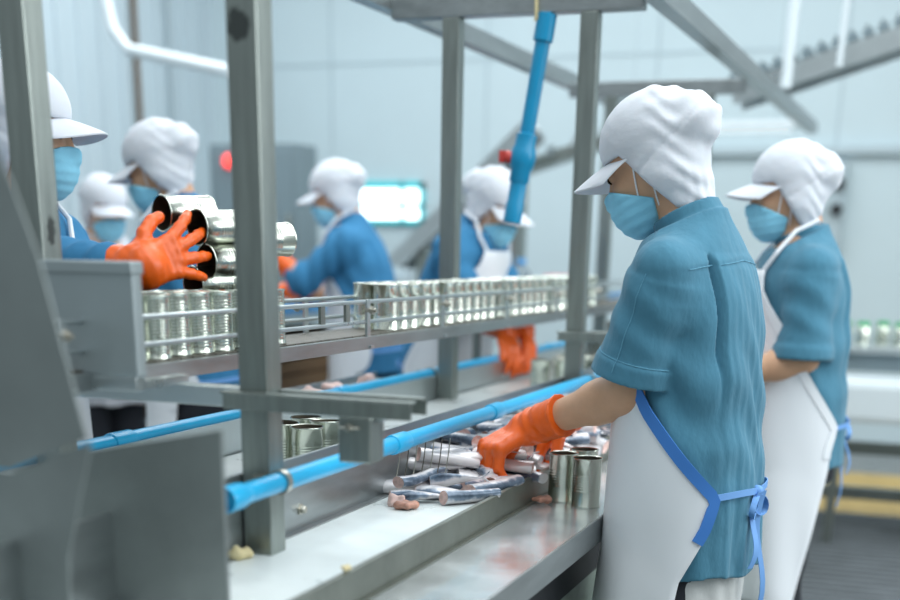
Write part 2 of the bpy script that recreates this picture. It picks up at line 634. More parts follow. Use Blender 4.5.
def glove_fn(w, elbow, d, n, left, curls, spread, thumb, size=1.0, cuff=0.10, wr=0.037, cr=0.046):
    """One rubber glove: palm, five bent fingers, wrist and flared cuff."""
    w, e = np.array(w, float), np.array(elbow, float)
    d = rvec(d)
    n = rvec(np.array(n, float) - d * np.dot(n, d))
    s = np.cross(n, d)           # to the left seen from the back of the hand with the fingers away
    ts = s * (-1 if left else 1)  # the thumb's side
    segs = []
    o = w
    kn = []
    for i in range(4):           # index .. little
        lat = (0.030, 0.010, -0.010, -0.029)[i] * size
        fwd = (0.088, 0.092, 0.087, 0.078)[i] * size
        k = o + d * fwd + ts * lat
        kn.append(k)
        segs.append(('p', o + ts * lat * 0.62 + d * 0.008, k, 0.0165 * size, 0.0145 * size))
    fl = (0.95, 1.05, 0.98, 0.80)
    for i in range(4):
        p = kn[i]
        sp = spread * (1.5 - i) * 0.5
        ang = 0.0
        base = rvec(d + ts * sp)
        r = 0.0128 * size * (0.92 if i == 3 else 1)
        for j, (L, c) in enumerate(zip((0.043, 0.027, 0.022), curls[i])):
            ang += c
            v = base * math.cos(ang) - n * math.sin(ang)
            q = p + v * L * fl[i] * size
            segs.append((i, p, q, r, r * 0.90))
            r *= 0.90
            p = q
    tb = o + d * 0.022 * size + ts * 0.022 * size - n * 0.006
    out, fwd, dn = thumb
    v1 = rvec(ts * out + d * fwd - n * dn)
    t1 = tb + v1 * 0.045 * size
    v2 = rvec(v1 + d * 0.35 - n * 0.35 * dn - ts * 0.25)
    t2 = t1 + v2 * 0.034 * size
    v3 = rvec(v2 + d * 0.25 - n * 0.3 * dn - ts * 0.3)
    t3 = t2 + v3 * 0.026 * size
    segs += [(5, tb, t1, 0.018 * size, 0.0145 * size), (5, t1, t2, 0.0145 * size, 0.013 * size), (5, t2, t3, 0.013 * size, 0.0112 * size)]
    ad = rvec(e - w)
    pts = np.array([q for sg in segs for q in sg[1:3]] + [w + ad * (cuff + 0.02)])
    lo = pts.min(0) - 0.055
    hi = pts.max(0) + 0.055

    def fn(P):
        out = None
        chains = {}
        for sg in segs:
            c = capsule(P, *sg[1:])
            if sg[0] in chains:
                chains[sg[0]] = smin(chains[sg[0]], c, 0.008 if sg[0] == 'p' else 0.003)
            else:
                chains[sg[0]] = c
        out = chains['p']
        for kk in (5, 0, 1, 2, 3):
            out = smin(out, chains[kk], 0.010 if kk == 5 else 0.0055)
        tt = (P[0] - w[0]) * ad[0] + (P[1] - w[1]) * ad[1] + (P[2] - w[2]) * ad[2]
        c = capsule(P, w + d * 0.012, w + ad * (cuff + 0.05), wr, cr)
        c = c + 0.0022 * np.sin(tt * 190 + 60 * (P[2] - w[2])) * np.exp(-((tt - 0.02) / 0.03) ** 2)
        c = c - 0.0022 * np.exp(-((tt - cuff + 0.004) / 0.004) ** 2)
        c = np.maximum(c, tt - cuff)
        out = smin(out, c, 0.016)
        wr2 = np.sin(P[0] * 210 + 50 * P[1]) * np.sin(P[1] * 240 + P[2] * 130)
        return out + 0.0007 * wr2
    return fn, lo, hi


def to_local(p, loc, yaw, s):
    v = np.array(p, float) - np.array(loc, float)
    c, sn = math.cos(-yaw), math.sin(-yaw)
    return np.array([c * v[0] - sn * v[1], sn * v[0] + c * v[1], v[2]]) / s


def dir_local(v, yaw):
    c, sn = math.cos(-yaw), math.sin(-yaw)
    return np.array([c * v[0] - sn * v[1], sn * v[0] + c * v[1], v[2]])


RELAX = ((0.25, 0.35, 0.25),) * 4


def person(label, loc, yaw, s=1.0, lean=0.03, side=0.0, pitch=0.3, turn=0.0, headoff=(0.045, 0.115), arms=None,
           hem=0.68, res=0.010, bun=True, shirt='shirt', main=False, apron_bot=0.36, th_waist=1.95, crown=(0.106, 0.092, 0.088), apron_top=1.27, strap=True, fat=1.0, wrap=(0.75, 0.42)):
    root = thing('person', label, 'person', loc, yaw)
    root.scale = (s, s, s)
    T = Torso(lean, side, fat)
    nb = np.array([T.cx(1.36), T.cy(1.36), 1.36])
    H = nb + np.array([headoff[0], 0, headoff[1]])
    Rh = rot_z(turn) @ rot_y(pitch)
    A = {}
    for sd, spec in arms.items():
        sg = 1 if sd == 'left' else -1
        S = np.array([T.cx(1.28) - 0.005, T.cy(1.28) + sg * 0.158, 1.285])
        E = to_local(spec['elbow'], loc, yaw, s)
        Wp = to_local(spec['wrist'], loc, yaw, s)
        S = S + np.array([0.0, 0.0, -0.008])
        A[sd] = dict(S=S, E=E, W=Wp, d=dir_local(spec['dir'], yaw), n=dir_local(spec['normal'], yaw), spec=spec)

    # body: one continuous figure
    fine = 0.0045 if main else res * 0.8

    def body(P):
        d = T.sdf(P, -0.022)
        d = np.maximum(d, P[2] - 1.38)
        d = np.maximum(d, 0.74 - P[2])
        d = smin(d, capsule(P, nb + [-0.012, 0, -0.03], H + Rh @ [-0.028, 0, -0.04], 0.052, 0.050), 0.03)
        d = smin(d, head_sdf(local(P, H, Rh)), 0.012)
        for sd, a in A.items():
            ar = capsule(P, a['S'], a['E'], 0.046, 0.041)
            ar = smin(ar, capsule(P, a['E'], a['E'] + 0.3 * (a['W'] - a['E']), 0.041, 0.041), 0.02)
            ar = smin(ar, capsule(P, a['E'] + 0.25 * (a['W'] - a['E']), a['W'], 0.041, 0.026), 0.02)
            ar = smin(ar, capsule(P, a['W'], a['W'] + rvec(a['d']) * 0.03, 0.018, 0.012), 0.015)
            d = smin(d, ar, 0.03)
        for sg in (-1, 1):
            d = smin(d, capsule(P, (0, sg * 0.085, 0.80), (0.012, sg * 0.088, 0.47), 0.080, 0.055), 0.03)
            d = smin(d, capsule(P, (0.012, sg * 0.088, 0.47), (-0.01, sg * 0.09, 0.09), 0.055, 0.036), 0.02)
            d = smin(d, capsule(P, (-0.01, sg * 0.09, 0.06), (0.11, sg * 0.10, 0.04), 0.036, 0.026), 0.02)
        return d
    pts = [H] + [q for a in A.values() for q in (a['S'], a['E'], a['W'], a['W'] + rvec(a['d']) * 0.08)] + [np.array([-0.16, -0.19, 0]), np.array([0.16, 0.19, 0])]
    lo, hi = np.min(pts, 0) - 0.13, np.max(pts, 0) + 0.13
    lo[2] = 0.0
    soft('body', body, lo, hi, fine, M['skin'], root)

    # eyes and brows
    Hm = Matrix(Rh.tolist()).to_4x4()
    for sg in (-1, 1):
        e = MB()
        e.lathe([(0.0001, 0.0035), (0.005, 0.003), (0.0085, 0.0015), (0.010, 0.0)], (0, 0, 0), (1, 0, 0), n=14)
        e.v = [(p[0], p[1] * 1.25, p[2] * 0.62) for p in e.v]
        q = Vector((0.0902, 0.031 * sg, -0.002))
        e.v = [Vector(H) + Hm.to_3x3() @ (Vector(p) + q) for p in e.v]
        e.build('eye', M['eye'], root, smooth=True)
        b = MB()
        pp = [Vector((0.094 - 0.012 * abs(t - 0.2), sg * (0.031 + 0.017 * t), 0.020 - 0.004 * t * t)) for t in np.linspace(-1, 1, 7)]
        b.tube([Vector(H) + Hm.to_3x3() @ p for p in pp], [0.001, 0.0022, 0.0028, 0.0028, 0.0025, 0.002, 0.001], n=6)
        b.build('eyebrow', M['hair'], root, smooth=True)

    # cap: crown, bun at the back, neck drape, brim
    def cap(P):
        q = local(P, H, Rh)
        d = ellipsoid(q, (-0.008, 0, 0.040), crown)
        if bun:
            d = smin(d, ellipsoid(q, (-0.094, 0, 0.028), (0.050, 0.064, 0.053)), 0.020)
        dr = capsule(P, H + Rh @ [-0.026, 0, -0.010], nb + [0.018, 0, 0.045], 0.076, 0.057)
        dr = smin(dr, ellipsoid(q, (-0.005, 0, -0.03), (0.075, 0.088, 0.075)), 0.03)
        dr = np.maximum(dr, nb[2] + 0.018 - P[2] - 0.50 * (P[0] - nb[0] - 0.012))
        cut = np.maximum(q[2] - 0.030 - 0.1 * (q[0] - 0.09), (0.032 + 0.50 * q[2]) - q[0])
        fold = 0.0015 * np.sin(60 * q[0] + 95 * q[2] + 4 * np.sin(40 * q[1])) + 0.0018 * np.sin(130 * q[2] - 70 * q[0] + 3 * np.sin(55 * q[0]))
        back = np.clip((-q[0]) / 0.06, 0.15, 1)
        d = smin(d, dr, 0.018) + fold * back
        # gathered elastic line between crown and drape
        line = q[2] + 0.028 + 0.42 * (q[0] - 0.03)
        d = d + 0.0035 * np.exp(-(line / 0.0045) ** 2)
        if main:
            gather = 0.0025 * np.sin(220 * q[1] + 160 * q[0]) * np.exp(-(((P[0] - nb[0] + 0.07) / 0.05) ** 2)) * np.exp(-(((P[2] - nb[2] - 0.055) / 0.05) ** 2))
            d = d + gather
        return smax(d, -cut, 0.004)
    c0 = H + np.array([-0.03, 0, 0.01])
    capo = soft('cap', cap, c0 - [0.19, 0.14, 0.20], c0 + [0.19, 0.14, 0.20], 0.0045 if main else res * 0.7, M['white'], root)
    br = MB()
    NU, NV = 29, 9
    top, bot = [], []
    for i in range(NU):
        ph = -1.18 + 2.36 * i / (NU - 1)
        for j in range(NV):
            t = j / (NV - 1)
            ext = 0.084 * math.cos(ph * 0.80) ** 0.7
            x = -0.008 + 0.098 * math.cos(ph) + t * ext * 0.98
            y = 0.088 * math.sin(ph) * (1 + 0.10 * t)
            z = 0.032 - 0.010 * t - 0.30 * y * y / 0.09 - 0.006 * t * t
            top.append(Vector((x, y, z + 0.0015)))
            bot.append(Vector((x, y, z - 0.0015)))
    vs = top + bot
    o = NU * NV
    fs = []
    for i in range(NU - 1):
        for j in range(NV - 1):
            a = i * NV + j
            fs.append((a, a + NV, a + NV + 1, a + 1))
            fs.append((o + a, o + a + 1, o + a + NV + 1, o + a + NV))
    for i in range(NU - 1):
        for j in (0, NV - 1):
            a = i * NV + j
            fs.append((a, a + NV, o + a + NV, o + a))
    for i in (0, NU - 1):
        for j in range(NV - 1):
            a = i * NV + j
            fs.append((a, a + 1, o + a + 1, o + a))
    br.add([Vector(H) + Hm.to_3x3() @ p for p in vs], fs)
    br.build('brim', M['white'], capo, smooth=True)

    # face mask with pleats and ear loops
    def mask(P):
        q = local(P, H, Rh)
        d = head_sdf(q, 0.006)
        d = smin(d, ellipsoid(q, (0.066, 0, -0.062), (0.050, 0.057, 0.060)), 0.02)
        d = d + 0.0009 * np.sin(q[2] * 330 + 0.6)
        top_z = -0.018 - 0.62 * np.maximum(0, 0.10 - q[0])
        box = np.maximum(np.maximum(q[2] - top_z, -0.140 - q[2]), 0.012 - 0.25 * (q[2] + 0.06) - q[0])
        return smax(d, box, 0.003)
    c1 = H + Rh @ [0.06, 0, -0.06]
    mo = soft('face_mask', mask, c1 - 0.11, c1 + 0.11, 0.0035 if main else res * 0.6, M['mask'], root)
    for sg in (-1, 1):
        lp = MB()
        for z0, z1, xx in ((-0.056, 0.020, 0.040), (-0.100, -0.030, 0.014)):
            pp = []
            for t in np.linspace(0, 1, 9):
                x = xx + (-0.016 - xx * 0.5) * t * 0.55
                z = z0 + (z1 - z0) * t
                # ride on the cheek
                yy = 0.04
                for _ in range(60):
                    dd = head_sdf([np.array([x]), np.array([yy]), np.array([z])])[0]
                    yy -= dd * 0.8
                pp.append(Vector((x, sg * (yy + 0.0022), z)))
            lp.tube([Vector(H) + Hm.to_3x3() @ p for p in pp], 0.0017, n=6)
        lp.build('ear_loop', M['loop'], mo, smooth=True)

    # shirt
    def shirt_fn(P):
        ad = np.arctan2(P[1] - T.cy(P[2]), P[0] - T.cx(P[2]))
        z = P[2]
        d = T.sdf(P, 0.0)
        low = np.clip((1.12 - z) / 0.4, 0, 1)
        d = d + 0.0040 * low * np.sin(9 * ad + 2.5 * z + 0.7) + 0.0022 * np.sin(17 * ad + 9 * z) * low
        d = d + 0.0035 * np.sin(46 * z + 5 * ad + 2 * np.sin(4 * ad)) * np.clip((1.30 - z) / 0.2, 0, 1) * np.clip((z - 0.85) / 0.1, 0, 1)
        yb = P[1] - T.cy(z)
        backm = (P[0] < T.cx(z) - 0.02)
        pl = 1 / (1 + np.exp(-(0.100 - np.abs(yb)) / 0.0022))
        d = d - (0.0065 + 0.0006 * np.sin(yb * 300 + 3 * np.sin(9 * z))) * pl * backm * np.clip((1.31 - z) / 0.03, 0, 1)
        for sg in (-1, 1):
            d = d + 0.018 * np.exp(-((yb - sg * 0.1045) / 0.004) ** 2) * backm * np.clip((1.308 - z) / 0.02, 0, 1) * np.clip((z - 1.02) / 0.22, 0, 1)
        d = d - 0.0032 / (1 + np.exp(-np.clip((z - 1.300 + 0.12 * np.abs(yb)) / 0.0014, -40, 40))) * (P[0] < T.cx(z) + 0.03)
        for sd, a in A.items():
            sp = a['spec']
            S, E, Wp = a['S'], a['E'], a['W']
            u = rvec(E - S)
            tt = (P[0] - S[0]) * u[0] + (P[1] - S[1]) * u[1] + (P[2] - S[2]) * u[2]
            L = np.linalg.norm(E - S)
            if sp.get('sleeve', 'short') == 'short':
                cutp = L * sp.get('frac', 0.86)
                sl = capsule(P, S, S + u * (cutp + 0.03), 0.053, 0.080)
                sl = sl - 0.0050 / (1 + np.exp(-(tt - cutp + 0.034) / 0.0016))
                sl = sl + 0.0035 * np.sin(70 * tt + 40 * P[0]) * np.clip((cutp - 0.05 - tt) / 0.04, 0, 1) * np.clip(tt / 0.04, 0, 1)
                sl = np.maximum(sl, tt - cutp)
            else:
                v = rvec(Wp - E)
                L2 = np.linalg.norm(Wp - E)
                t2 = (P[0] - E[0]) * v[0] + (P[1] - E[1]) * v[1] + (P[2] - E[2]) * v[2]
                sl = capsule(P, S, E, 0.060, 0.054)
                fa = capsule(P, E, E + v * (L2 * sp.get('frac', 0.75)), 0.054, 0.044)
                sl = smin(sl, fa, 0.03) + 0.004 * np.sin(75 * tt + 60 * t2)
            seam = np.exp(-((tt - 0.035) / 0.003) ** 2)
            sl = sl - 0.0030 / (1 + np.exp(-np.clip((tt - 0.012) / 0.0014, -40, 40))) + 0.0 * seam
            d = smin(d, sl, (0.045 - 0.037 * np.clip((tt - 0.05) / 0.07, 0, 1)).astype(f32))
        d = np.maximum(d, hem + 0.004 * np.sin(6 * ad) - z)
        col = capsule(P, nb + [-0.006, 0, -0.02], nb + [0.028, 0, 0.042], 0.068, 0.059)
        zz = P[2] - nb[2] + 0.50 * (P[0] - nb[0] - 0.012)
        near = (P[0] - nb[0]) ** 2 + (P[1] - nb[1]) ** 2 + (P[2] - nb[2]) ** 2 < 0.14 ** 2
        d = smax(d, np.where(near, zz + 0.004, -1.0).astype(f32), 0.003)
        col = np.maximum(np.abs(col) - 0.0045, np.maximum(zz - 0.024, -0.035 - zz))
        d = smin(d, col, 0.002)
        inner = capsule(P, nb + [-0.004, 0, -0.02], nb + [0.045, 0, 0.12], 0.058, 0.054)
        return np.maximum(d, -np.maximum(inner, -0.012 - zz))
    ps = [q for a in A.values() for q in (a['S'], a['E'])]
    ps += [a['W'] for a in A.values() if a['spec'].get('sleeve') == 'long']
    lo = np.minimum(np.min(ps, 0) - 0.10, [-0.2, -0.24, hem - 0.02])
    hi = np.maximum(np.max(ps, 0) + 0.10, [0.2, 0.24, 1.44])
    soft('shirt', shirt_fn, lo, hi, 0.0038 if main else res * 0.8, M[shirt], root)

    if main:
        def skin_out(p0, dv):
            p = np.array(p0, float)
            dv = rvec(dv)
            t = 0.0
            for _ in range(60):
                q = p + dv * t
                v = shirt_fn([np.array([c]) for c in q])[0]
                if v > 0.0006:
                    break
                t += 0.0022
            return Vector(q)
        sh = [c for c in root.children if c.name.startswith('shirt')][0]
        for sd, a in A.items():
            S, E = a['S'], a['E']
            u = rvec(E - S)
            L = np.linalg.norm(E - S) * a['spec'].get('frac', 0.86)
            sy = 1 if sd == 'left' else -1
            pts = [skin_out(S + u * t, (0.10, sy * 1.0, 0.05)) for t in np.linspace(0.01, L - 0.006, 14)]
            MB().tube(pts, 0.0008, n=6).build('sleeve_seam', M['seam'], sh, smooth=True)
            pts = []
            s1 = np.cross(u, [0, 0, 1.0])
            s1 = rvec(s1)
            s2 = np.cross(u, s1)
            for k in range(29):
                an = 2 * PI * k / 28
                c0 = S + u * (L - 0.037)
                q = skin_out(c0, s1 * math.cos(an) + s2 * math.sin(an))
                if (q - Vector(c0)).length < 0.098:
                    pts.append(q)
            gaps = [(pts[i] - pts[i - 1]).length for i in range(len(pts))]
            g0 = max(range(len(pts)), key=lambda i: gaps[i])
            pts = pts[g0:] + pts[:g0]
            MB().tube(pts, 0.0009, n=6, cap=False).build('cuff_seam', M['seam'], sh, smooth=True)
        pts = []
        for k in range(33):
            an = 2 * PI * k / 32
            pts.append(skin_out(nb + np.array([0.010, 0, -0.010]), (math.cos(an), math.sin(an), -0.5 * math.cos(an))))
        MB().tube(pts, 0.0011, n=6, cap=False).build('collar_seam', M['seam'], sh, smooth=True)
        pts = [skin_out((T.cx(1.30) - 0.01, yv, 1.296 - 0.12 * abs(yv)), (-1, 0.35 * np.sign(yv) * min(1, abs(yv) / 0.1), 0)) for yv in np.linspace(-0.15, 0.15, 27)]
        MB().tube(pts, 0.0008, n=6).build('yoke_seam', M['seam'], sh, smooth=True)

    # apron: a sheet wrapped round the front, from bib to shins
    def thm(z):
        return float(np.interp(z, [0.30, hem, 0.80, 0.86, 1.02, 1.12, 1.22, 1.30], [th_waist - wrap[0], th_waist - wrap[1], th_waist - 0.10, th_waist, 1.5, 1.12, 0.62, 0.5]))

    def ap(th, z):
        low = max(0.0, min(1.0, (0.74 - z) / 0.34))
        off = 0.014 + low * (0.012 + 0.010 * math.sin(5 * th + 1.3) + 0.007 * math.sin(9 * th + 5 * z)) + 0.004 * math.sin(7 * z + 3 * th)
        p = T.point(th, z, max(off, 0.012))
        p.x += 0.035 * low * max(0, math.cos(th))
        return p
    nz, nt = 56, 44
    zs = np.linspace(apron_top, apron_bot, nz)
    am = MB()
    vs = []
    for z in zs:
        m_ = thm(z)
        for k in range(nt):
            vs.append(ap(-m_ + 2 * m_ * k / (nt - 1), z))
    fs = [(i * nt + k, i * nt + k + 1, (i + 1) * nt + k + 1, (i + 1) * nt + k) for i in range(nz - 1) for k in range(nt - 1)]
    am.add(vs, fs)
    ao = am.build('apron', M['apron'], root, smooth=True, angle=180)
    so = ao.modifiers.new('solid', 'SOLIDIFY')
    so.thickness = 0.003
    so.offset = 1
    for sg in (-1, 1):
        tr = MB()
        pts, half, nor = [], [], []
        for z in np.linspace(apron_top - 0.02, 0.775, 24):
            th = sg * (thm(z) - 0.065)
            p = ap(th, z)
            q = ap(th - sg * 0.09, z)
            p_up = ap(sg * (thm(z + 0.01) - 0.065), z + 0.01)
            up = (p_up - p).normalized()
            nn = up.cross(q - p)
            cen = Vector((T.cx(z), T.cy(z), z))
            if nn.dot(p - cen) < 0:
                nn = -nn
            nn.normalize()
            hw = up.cross(nn).normalized() * 0.0115
            pts.append(p + nn * 0.003)
            half.append(hw)
            nor.append(nn)
        tr.strip(pts, half, 0.003, nor)
        tr.build('binding', M['trim'] if main else M['apron'], ao, smooth=True, angle=50)
        if not strap:
            continue
        st = MB()
        a0 = ap(sg * 0.46, 1.262)
        pts = [a0, T.point(sg * 0.75, 1.315, 0.012), T.point(sg * 1.2, 1.372, 0.014), T.point(sg * 1.9, 1.40, 0.022)]
        st.tube(pts, 0.006, n=8)
        st.build('neck_strap', M['loop'], ao, smooth=True)
    # waist tapes tied behind
    tz = 0.862
    tie = MB()
    for sg in (-1, 1):
        pts = [T.point(sg * t, tz - 0.004 * math.sin(4 * t), 0.015) for t in np.linspace(th_waist - 0.05, PI * 0.985, 12)]
        half = [Vector((0, 0, 0.0065))] * len(pts)
        nor = [(p - Vector((T.cx(tz), T.cy(tz), p.z))) for p in pts]
        tie.strip(pts, half, 0.002, nor)
    kb = T.point(PI, tz, 0.013)
    tie.lathe([(0.0005, -0.012), (0.010, -0.008), (0.012, 0), (0.010, 0.008), (0.0005, 0.012)], kb, (0, 1, 0), n=12)
    for sg in (-1, 1):
        lp = [kb + Vector((-0.002 - 0.006 * math.sin(t), sg * 0.026 * math.sin(t), -0.006 - 0.045 * (1 - math.cos(t)) / 2)) for t in np.linspace(0, 2 * PI, 16)]
        lp = [p + Vector((0, sg * 0.012 * (1 - math.cos(i / 15 * 2 * PI)), 0)) for i, p in enumerate(lp)]
        tie.strip(lp, Vector((0.006, 0, 0.002)), 0.0015, Vector((0, 0, 1)))
        ln = (0.21, 0.10)[0 if sg < 0 else 1] + 0.05
        tl = [kb + Vector((-0.010 + 0.010 * math.sin(6 * t), sg * (0.010 + 0.028 * t), -ln * t)) for t in np.linspace(0, 1, 12)]
        tie.strip(tl, Vector((0.003, 0.006, 0)), 0.0015, Vector((-1, 0.4, 0)))
    tie.build('waist_tie', M['tie'], ao, smooth=True, angle=60)

    if main:
        def tee(P):
            ad = np.arctan2(P[1], P[0])
            d = T.sdf(P, -0.020) + 0.002 * np.sin(14 * ad + 20 * P[2])
            return np.maximum(np.maximum(d, 0.615 + 0.006 * np.sin(5 * ad) - P[2]), P[2] - 0.72)
        soft('undershirt', tee, (-0.19, -0.23, 0.58), (0.19, 0.23, 0.74), 0.006, M['tee'], root)

    # trousers
    def tro(P):
        d = np.maximum(T.sdf(P, -0.016), np.maximum(0.70 - P[2], P[2] - 0.95))
        for sg in (-1, 1):
            l = capsule(P, (0, sg * 0.085, 0.80), (0.012, sg * 0.09, 0.47), 0.094, 0.078)
            l = smin(l, capsule(P, (0.012, sg * 0.09, 0.47), (-0.01, sg * 0.092, 0.22), 0.078, 0.062), 0.02)
            l = l + 0.003 * np.sin(40 * P[2] + 30 * P[0])
            d = smin(d, l, 0.02)
        return np.maximum(d, 0.27 - P[2])
    soft('trousers', tro, (-0.2, -0.24, 0.22), (0.2, 0.24, 0.98), 0.010, M['dark'], root)
    for sg in (-1, 1):
        def boot(P, sg=sg):
            y = sg * 0.092
            d = capsule(P, (-0.01, y, 0.36), (-0.012, y, 0.09), 0.068, 0.052)
            d = np.maximum(d, P[2] - 0.315)
            d = smin(d, capsule(P, (-0.02, y, 0.052), (0.125, sg * 0.102, 0.040), 0.050, 0.043), 0.03)
            d = np.maximum(d, 0.002 - P[2])
            sole = np.maximum(d - 0.004, P[2] - 0.022)
            d = np.minimum(d, sole)
            rim = np.maximum(d - 0.004, np.abs(P[2] - 0.305) - 0.009)
            return np.minimum(d, rim)
        soft('boot', boot, (-0.12, sg * 0.092 - 0.1, -0.01), (0.20, sg * 0.092 + 0.1, 0.34), 0.009, M['boot'], root)

    for sd, a in A.items():
        sp = a['spec']
        fn, l, h_ = glove_fn(a['W'], a['E'], a['d'], a['n'], sd == 'left', sp.get('curls', RELAX), sp.get('spread', 0.15), sp.get('thumb', (0.8, 0.7, 0.4)),
                             sp.get('size', 1.0) , sp.get('cuff', 0.10))
        soft('glove', fn, l, h_, 0.0035 if (main or sp.get('fine')) else 0.006, M['glove'], root)
    return root


# ------------------------------------------------------------------ setting
structure(MB().box((-5.7, -1.0, -0.1), (3.2, 9.7, 0.0)).build('floor', M['floor']))
structure(MB().box((-5.7, 9.5, 0), (3.2, 9.7, 4.4)).build('wall_back', M['wall']))
_w = MB()
_w.box((-5.72, 3.0, 0), (-5.60, 9.5, 4.4))
y = 3.1
while y < 9.5:
    _w.box((-5.60, y, 0), (-5.575, y + 0.07, 4.4), bev=0.008)
    y += 0.235
structure(_w.build('wall_left', M['wall2']))
_t = MB()
for x in (-4.55, -3.3, -2.05, -0.8, 0.45):
    _t.box((x - 0.006, 9.494, 0), (x + 0.006, 9.5, 4.4))
for z in (2.62,):
    _t.box((-5.5, 9.493, z), (3.2, 9.5, z + 0.012))
structure(_t.build('trim_1', M['joint']))
structure(MB().box((-1.3, 5.5, 0.0), (0.6, 8.5, 0.004)).build('trim_2', M['yellow']))

# window with bright panes
wn = MB()
WX0, WX1, WZ0, WZ1, WY = -4.35, -3.78, 1.50, 1.80, 9.46
wn.box((WX0, WY, WZ0), (WX1, WY + 0.04, WZ0 + 0.035)).box((WX0, WY, WZ1 - 0.05), (WX1, WY + 0.04, WZ1))
wn.box((WX0, WY, WZ0), (WX0 + 0.03, WY + 0.04, WZ1)).box((WX1 - 0.03, WY, WZ0), (WX1, WY + 0.04, WZ1))
wn.box((WX0, WY, 1.615), (WX1, WY + 0.04, 1.645)).box((-3.965, WY, WZ0), (-3.94, WY + 0.04, WZ1))
wf = structure(wn.build('window_1', M['cyan_frame']))
pn = MB().box((WX0 + 0.01, WY + 0.02, WZ0 + 0.01), (WX1 - 0.01, WY + 0.03, WZ1 - 0.01)).build('window_pane', M['lit'], wf)

# ------------------------------------------------------------------ gantry of square posts
FY = (1.765, 3.64, 5.50)
XA, XB = -0.974, -1.367
g = thing('post_frame', 'tall gantry of square stainless steel posts and beams over the canning line', 'frame', (-1.17, 3.64, 0))


def gp(mb, name, m, **k):
    """a part in world coordinates under an Empty at its own place"""
    o = mb.build(name, m, **k)
    return o


def under(o, parent):
    o.parent = parent
    o.matrix_parent_inverse = Matrix.Translation(parent.location).inverted() if parent.rotation_euler.z == 0 else parent.matrix_world.inverted()
    return o


for fy in FY:
    for x in (XA, XB):
        near = (fy == FY[0])
        mm = M['steel']
        if near:
            mm = M['steel_post_near'] if x == XA else M['steel_post_far']
        p = MB().box((x - 0.0245, fy - 0.0245, 0.0), (x + 0.0245, fy + 0.0245, 1.912), bev=0.003).build('post', mm)
        under(p, g)
    b = MB().box((-1.545, fy - 0.025, 1.912), (-0.83, fy + 0.025, 1.966), bev=0.003).build('cross_beam', M['steel_h'])
    under(b, g)
for x, z in ((-0.80, 1.945), (-1.57, 1.955)):
    b = MB().beam((x, 1.5, z - 0.01), (x, 7.9, z + 0.05), 0.05, 0.055).build('side_beam', M['steel_h'])
    under(b, g)
b = MB().box((-1.345, 1.745, 1.066), (-0.995, 1.785, 1.096), bev=0.002).build('cross_bar', M['steel_light'])
under(b, g)
add_stain(M['steel_post_near'], (-0.978, 1.7405, 1.597), 0.020, scale=90, squash=(1.0, 1, 0.9))
add_stain(M['steel_post_far'], (-1.342, 1.765, 1.322), 0.014, scale=70, squash=(1, 1.4, 0.55))


# arm bracket with hanging block at a post
def arm_bracket(fy, label):
    t = thing('arm_bracket', label, 'bracket', (XA, fy, 1.09))
    for k, (yy, x0, x1) in enumerate(((fy - 0.045, -1.015, -0.702), (fy + 0.036, -0.945, -0.710))):
        a = MB()
        s = -1 if k == 0 else 1
        a.box((x0, yy - 0.002, 1.066), (x1, yy + 0.002, 1.0905))
        a.box((x0 - 0.006, min(yy, yy - s * 0.020), 1.0885), (x1, max(yy, yy - s * 0.020), 1.0925))
        under(a.build('angle_bar', M['steel'], bevel=0.0008), t)
    c = MB()
    c.box((-0.808, fy - 0.030, 1.060), (-0.795, fy + 0.040, 1.066)).box((-0.765, fy - 0.030, 1.060), (-0.755, fy + 0.040, 1.066))
    under(c.build('cross_strip', M['steel_light']), t)
    blk = MB().box((-0.822, fy - 0.042, 0.997), (-0.768, fy + 0.010, 1.066), bev=0.004).build('hanging_block', M['steel'])
    under(blk, t)
    bo = MB()
    bo.lathe([(0.0001, 0.008), (0.005, 0.008), (0.006, 0.006), (0.006, 0)], (-0.803, fy - 0.042, 1.050), (0, -1, 0), n=6)
    bo.tube([(-0.818, fy - 0.046, 1.050), (-0.785, fy - 0.046, 1.050)], 0.0018, n=6)
    under(bo.build('bolt', M['bolt']), t)
    return t


arm_bracket(FY[0], 'steel angle bar bracket with hanging block clamped across the nearest front post')
arm_bracket(FY[1], 'steel angle bar bracket on the second front post behind the worker at the table')

# ------------------------------------------------------------------ lower belts
bc = thing('belt_conveyor', 'low white belt conveyor carrying the fish beside the steel table', 'conveyor', (-0.88, 3.2, 0))
under(MB().box((-0.995, 0.95, 0.826), (-0.776, 6.8, 0.836)).build('belt', M['belt']), bc)
under(MB().box((-0.776, 0.95, 0.78), (-0.766, 6.8, 0.851), bev=0.002).box((-0.766, 0.95, 0.7955), (-0.758, 6.8, 0.799)).build('side_ledge', M['ledge']), bc)
sp = MB().box((-1.0065, 0.95, 0.60), (-1.0005, 6.8, 0.964)).box((-1.0005, 0.95, 0.834), (-0.984, 6.8, 0.8385)).build('divider_panel', M['steel_h'], bevel=0.001)
under(sp, bc)
for yy in (1.94, 2.85, 3.9):
    bo = MB()
    bo.lathe([(0.0001, 0.012), (0.006, 0.012), (0.0075, 0.009), (0.0075, 0.003), (0.011, 0.003), (0.011, 0)], (-1.0005, yy, 0.872), (1, 0, 0), n=6)
    under(bo.build('bolt', M['bolt']), bc)
for yy in (1.2, 3.2, 5.2, 6.6):
    for x in (-0.97, -0.79):
        under(MB().box((x - 0.02, yy - 0.02, 0), (x + 0.02, yy + 0.02, 0.80)).build('leg', M['steel']), bc)
under(MB().box((-0.99, 0.95, 0.74), (-0.775, 6.8, 0.80)).build('bed', M['steel_h']), bc)

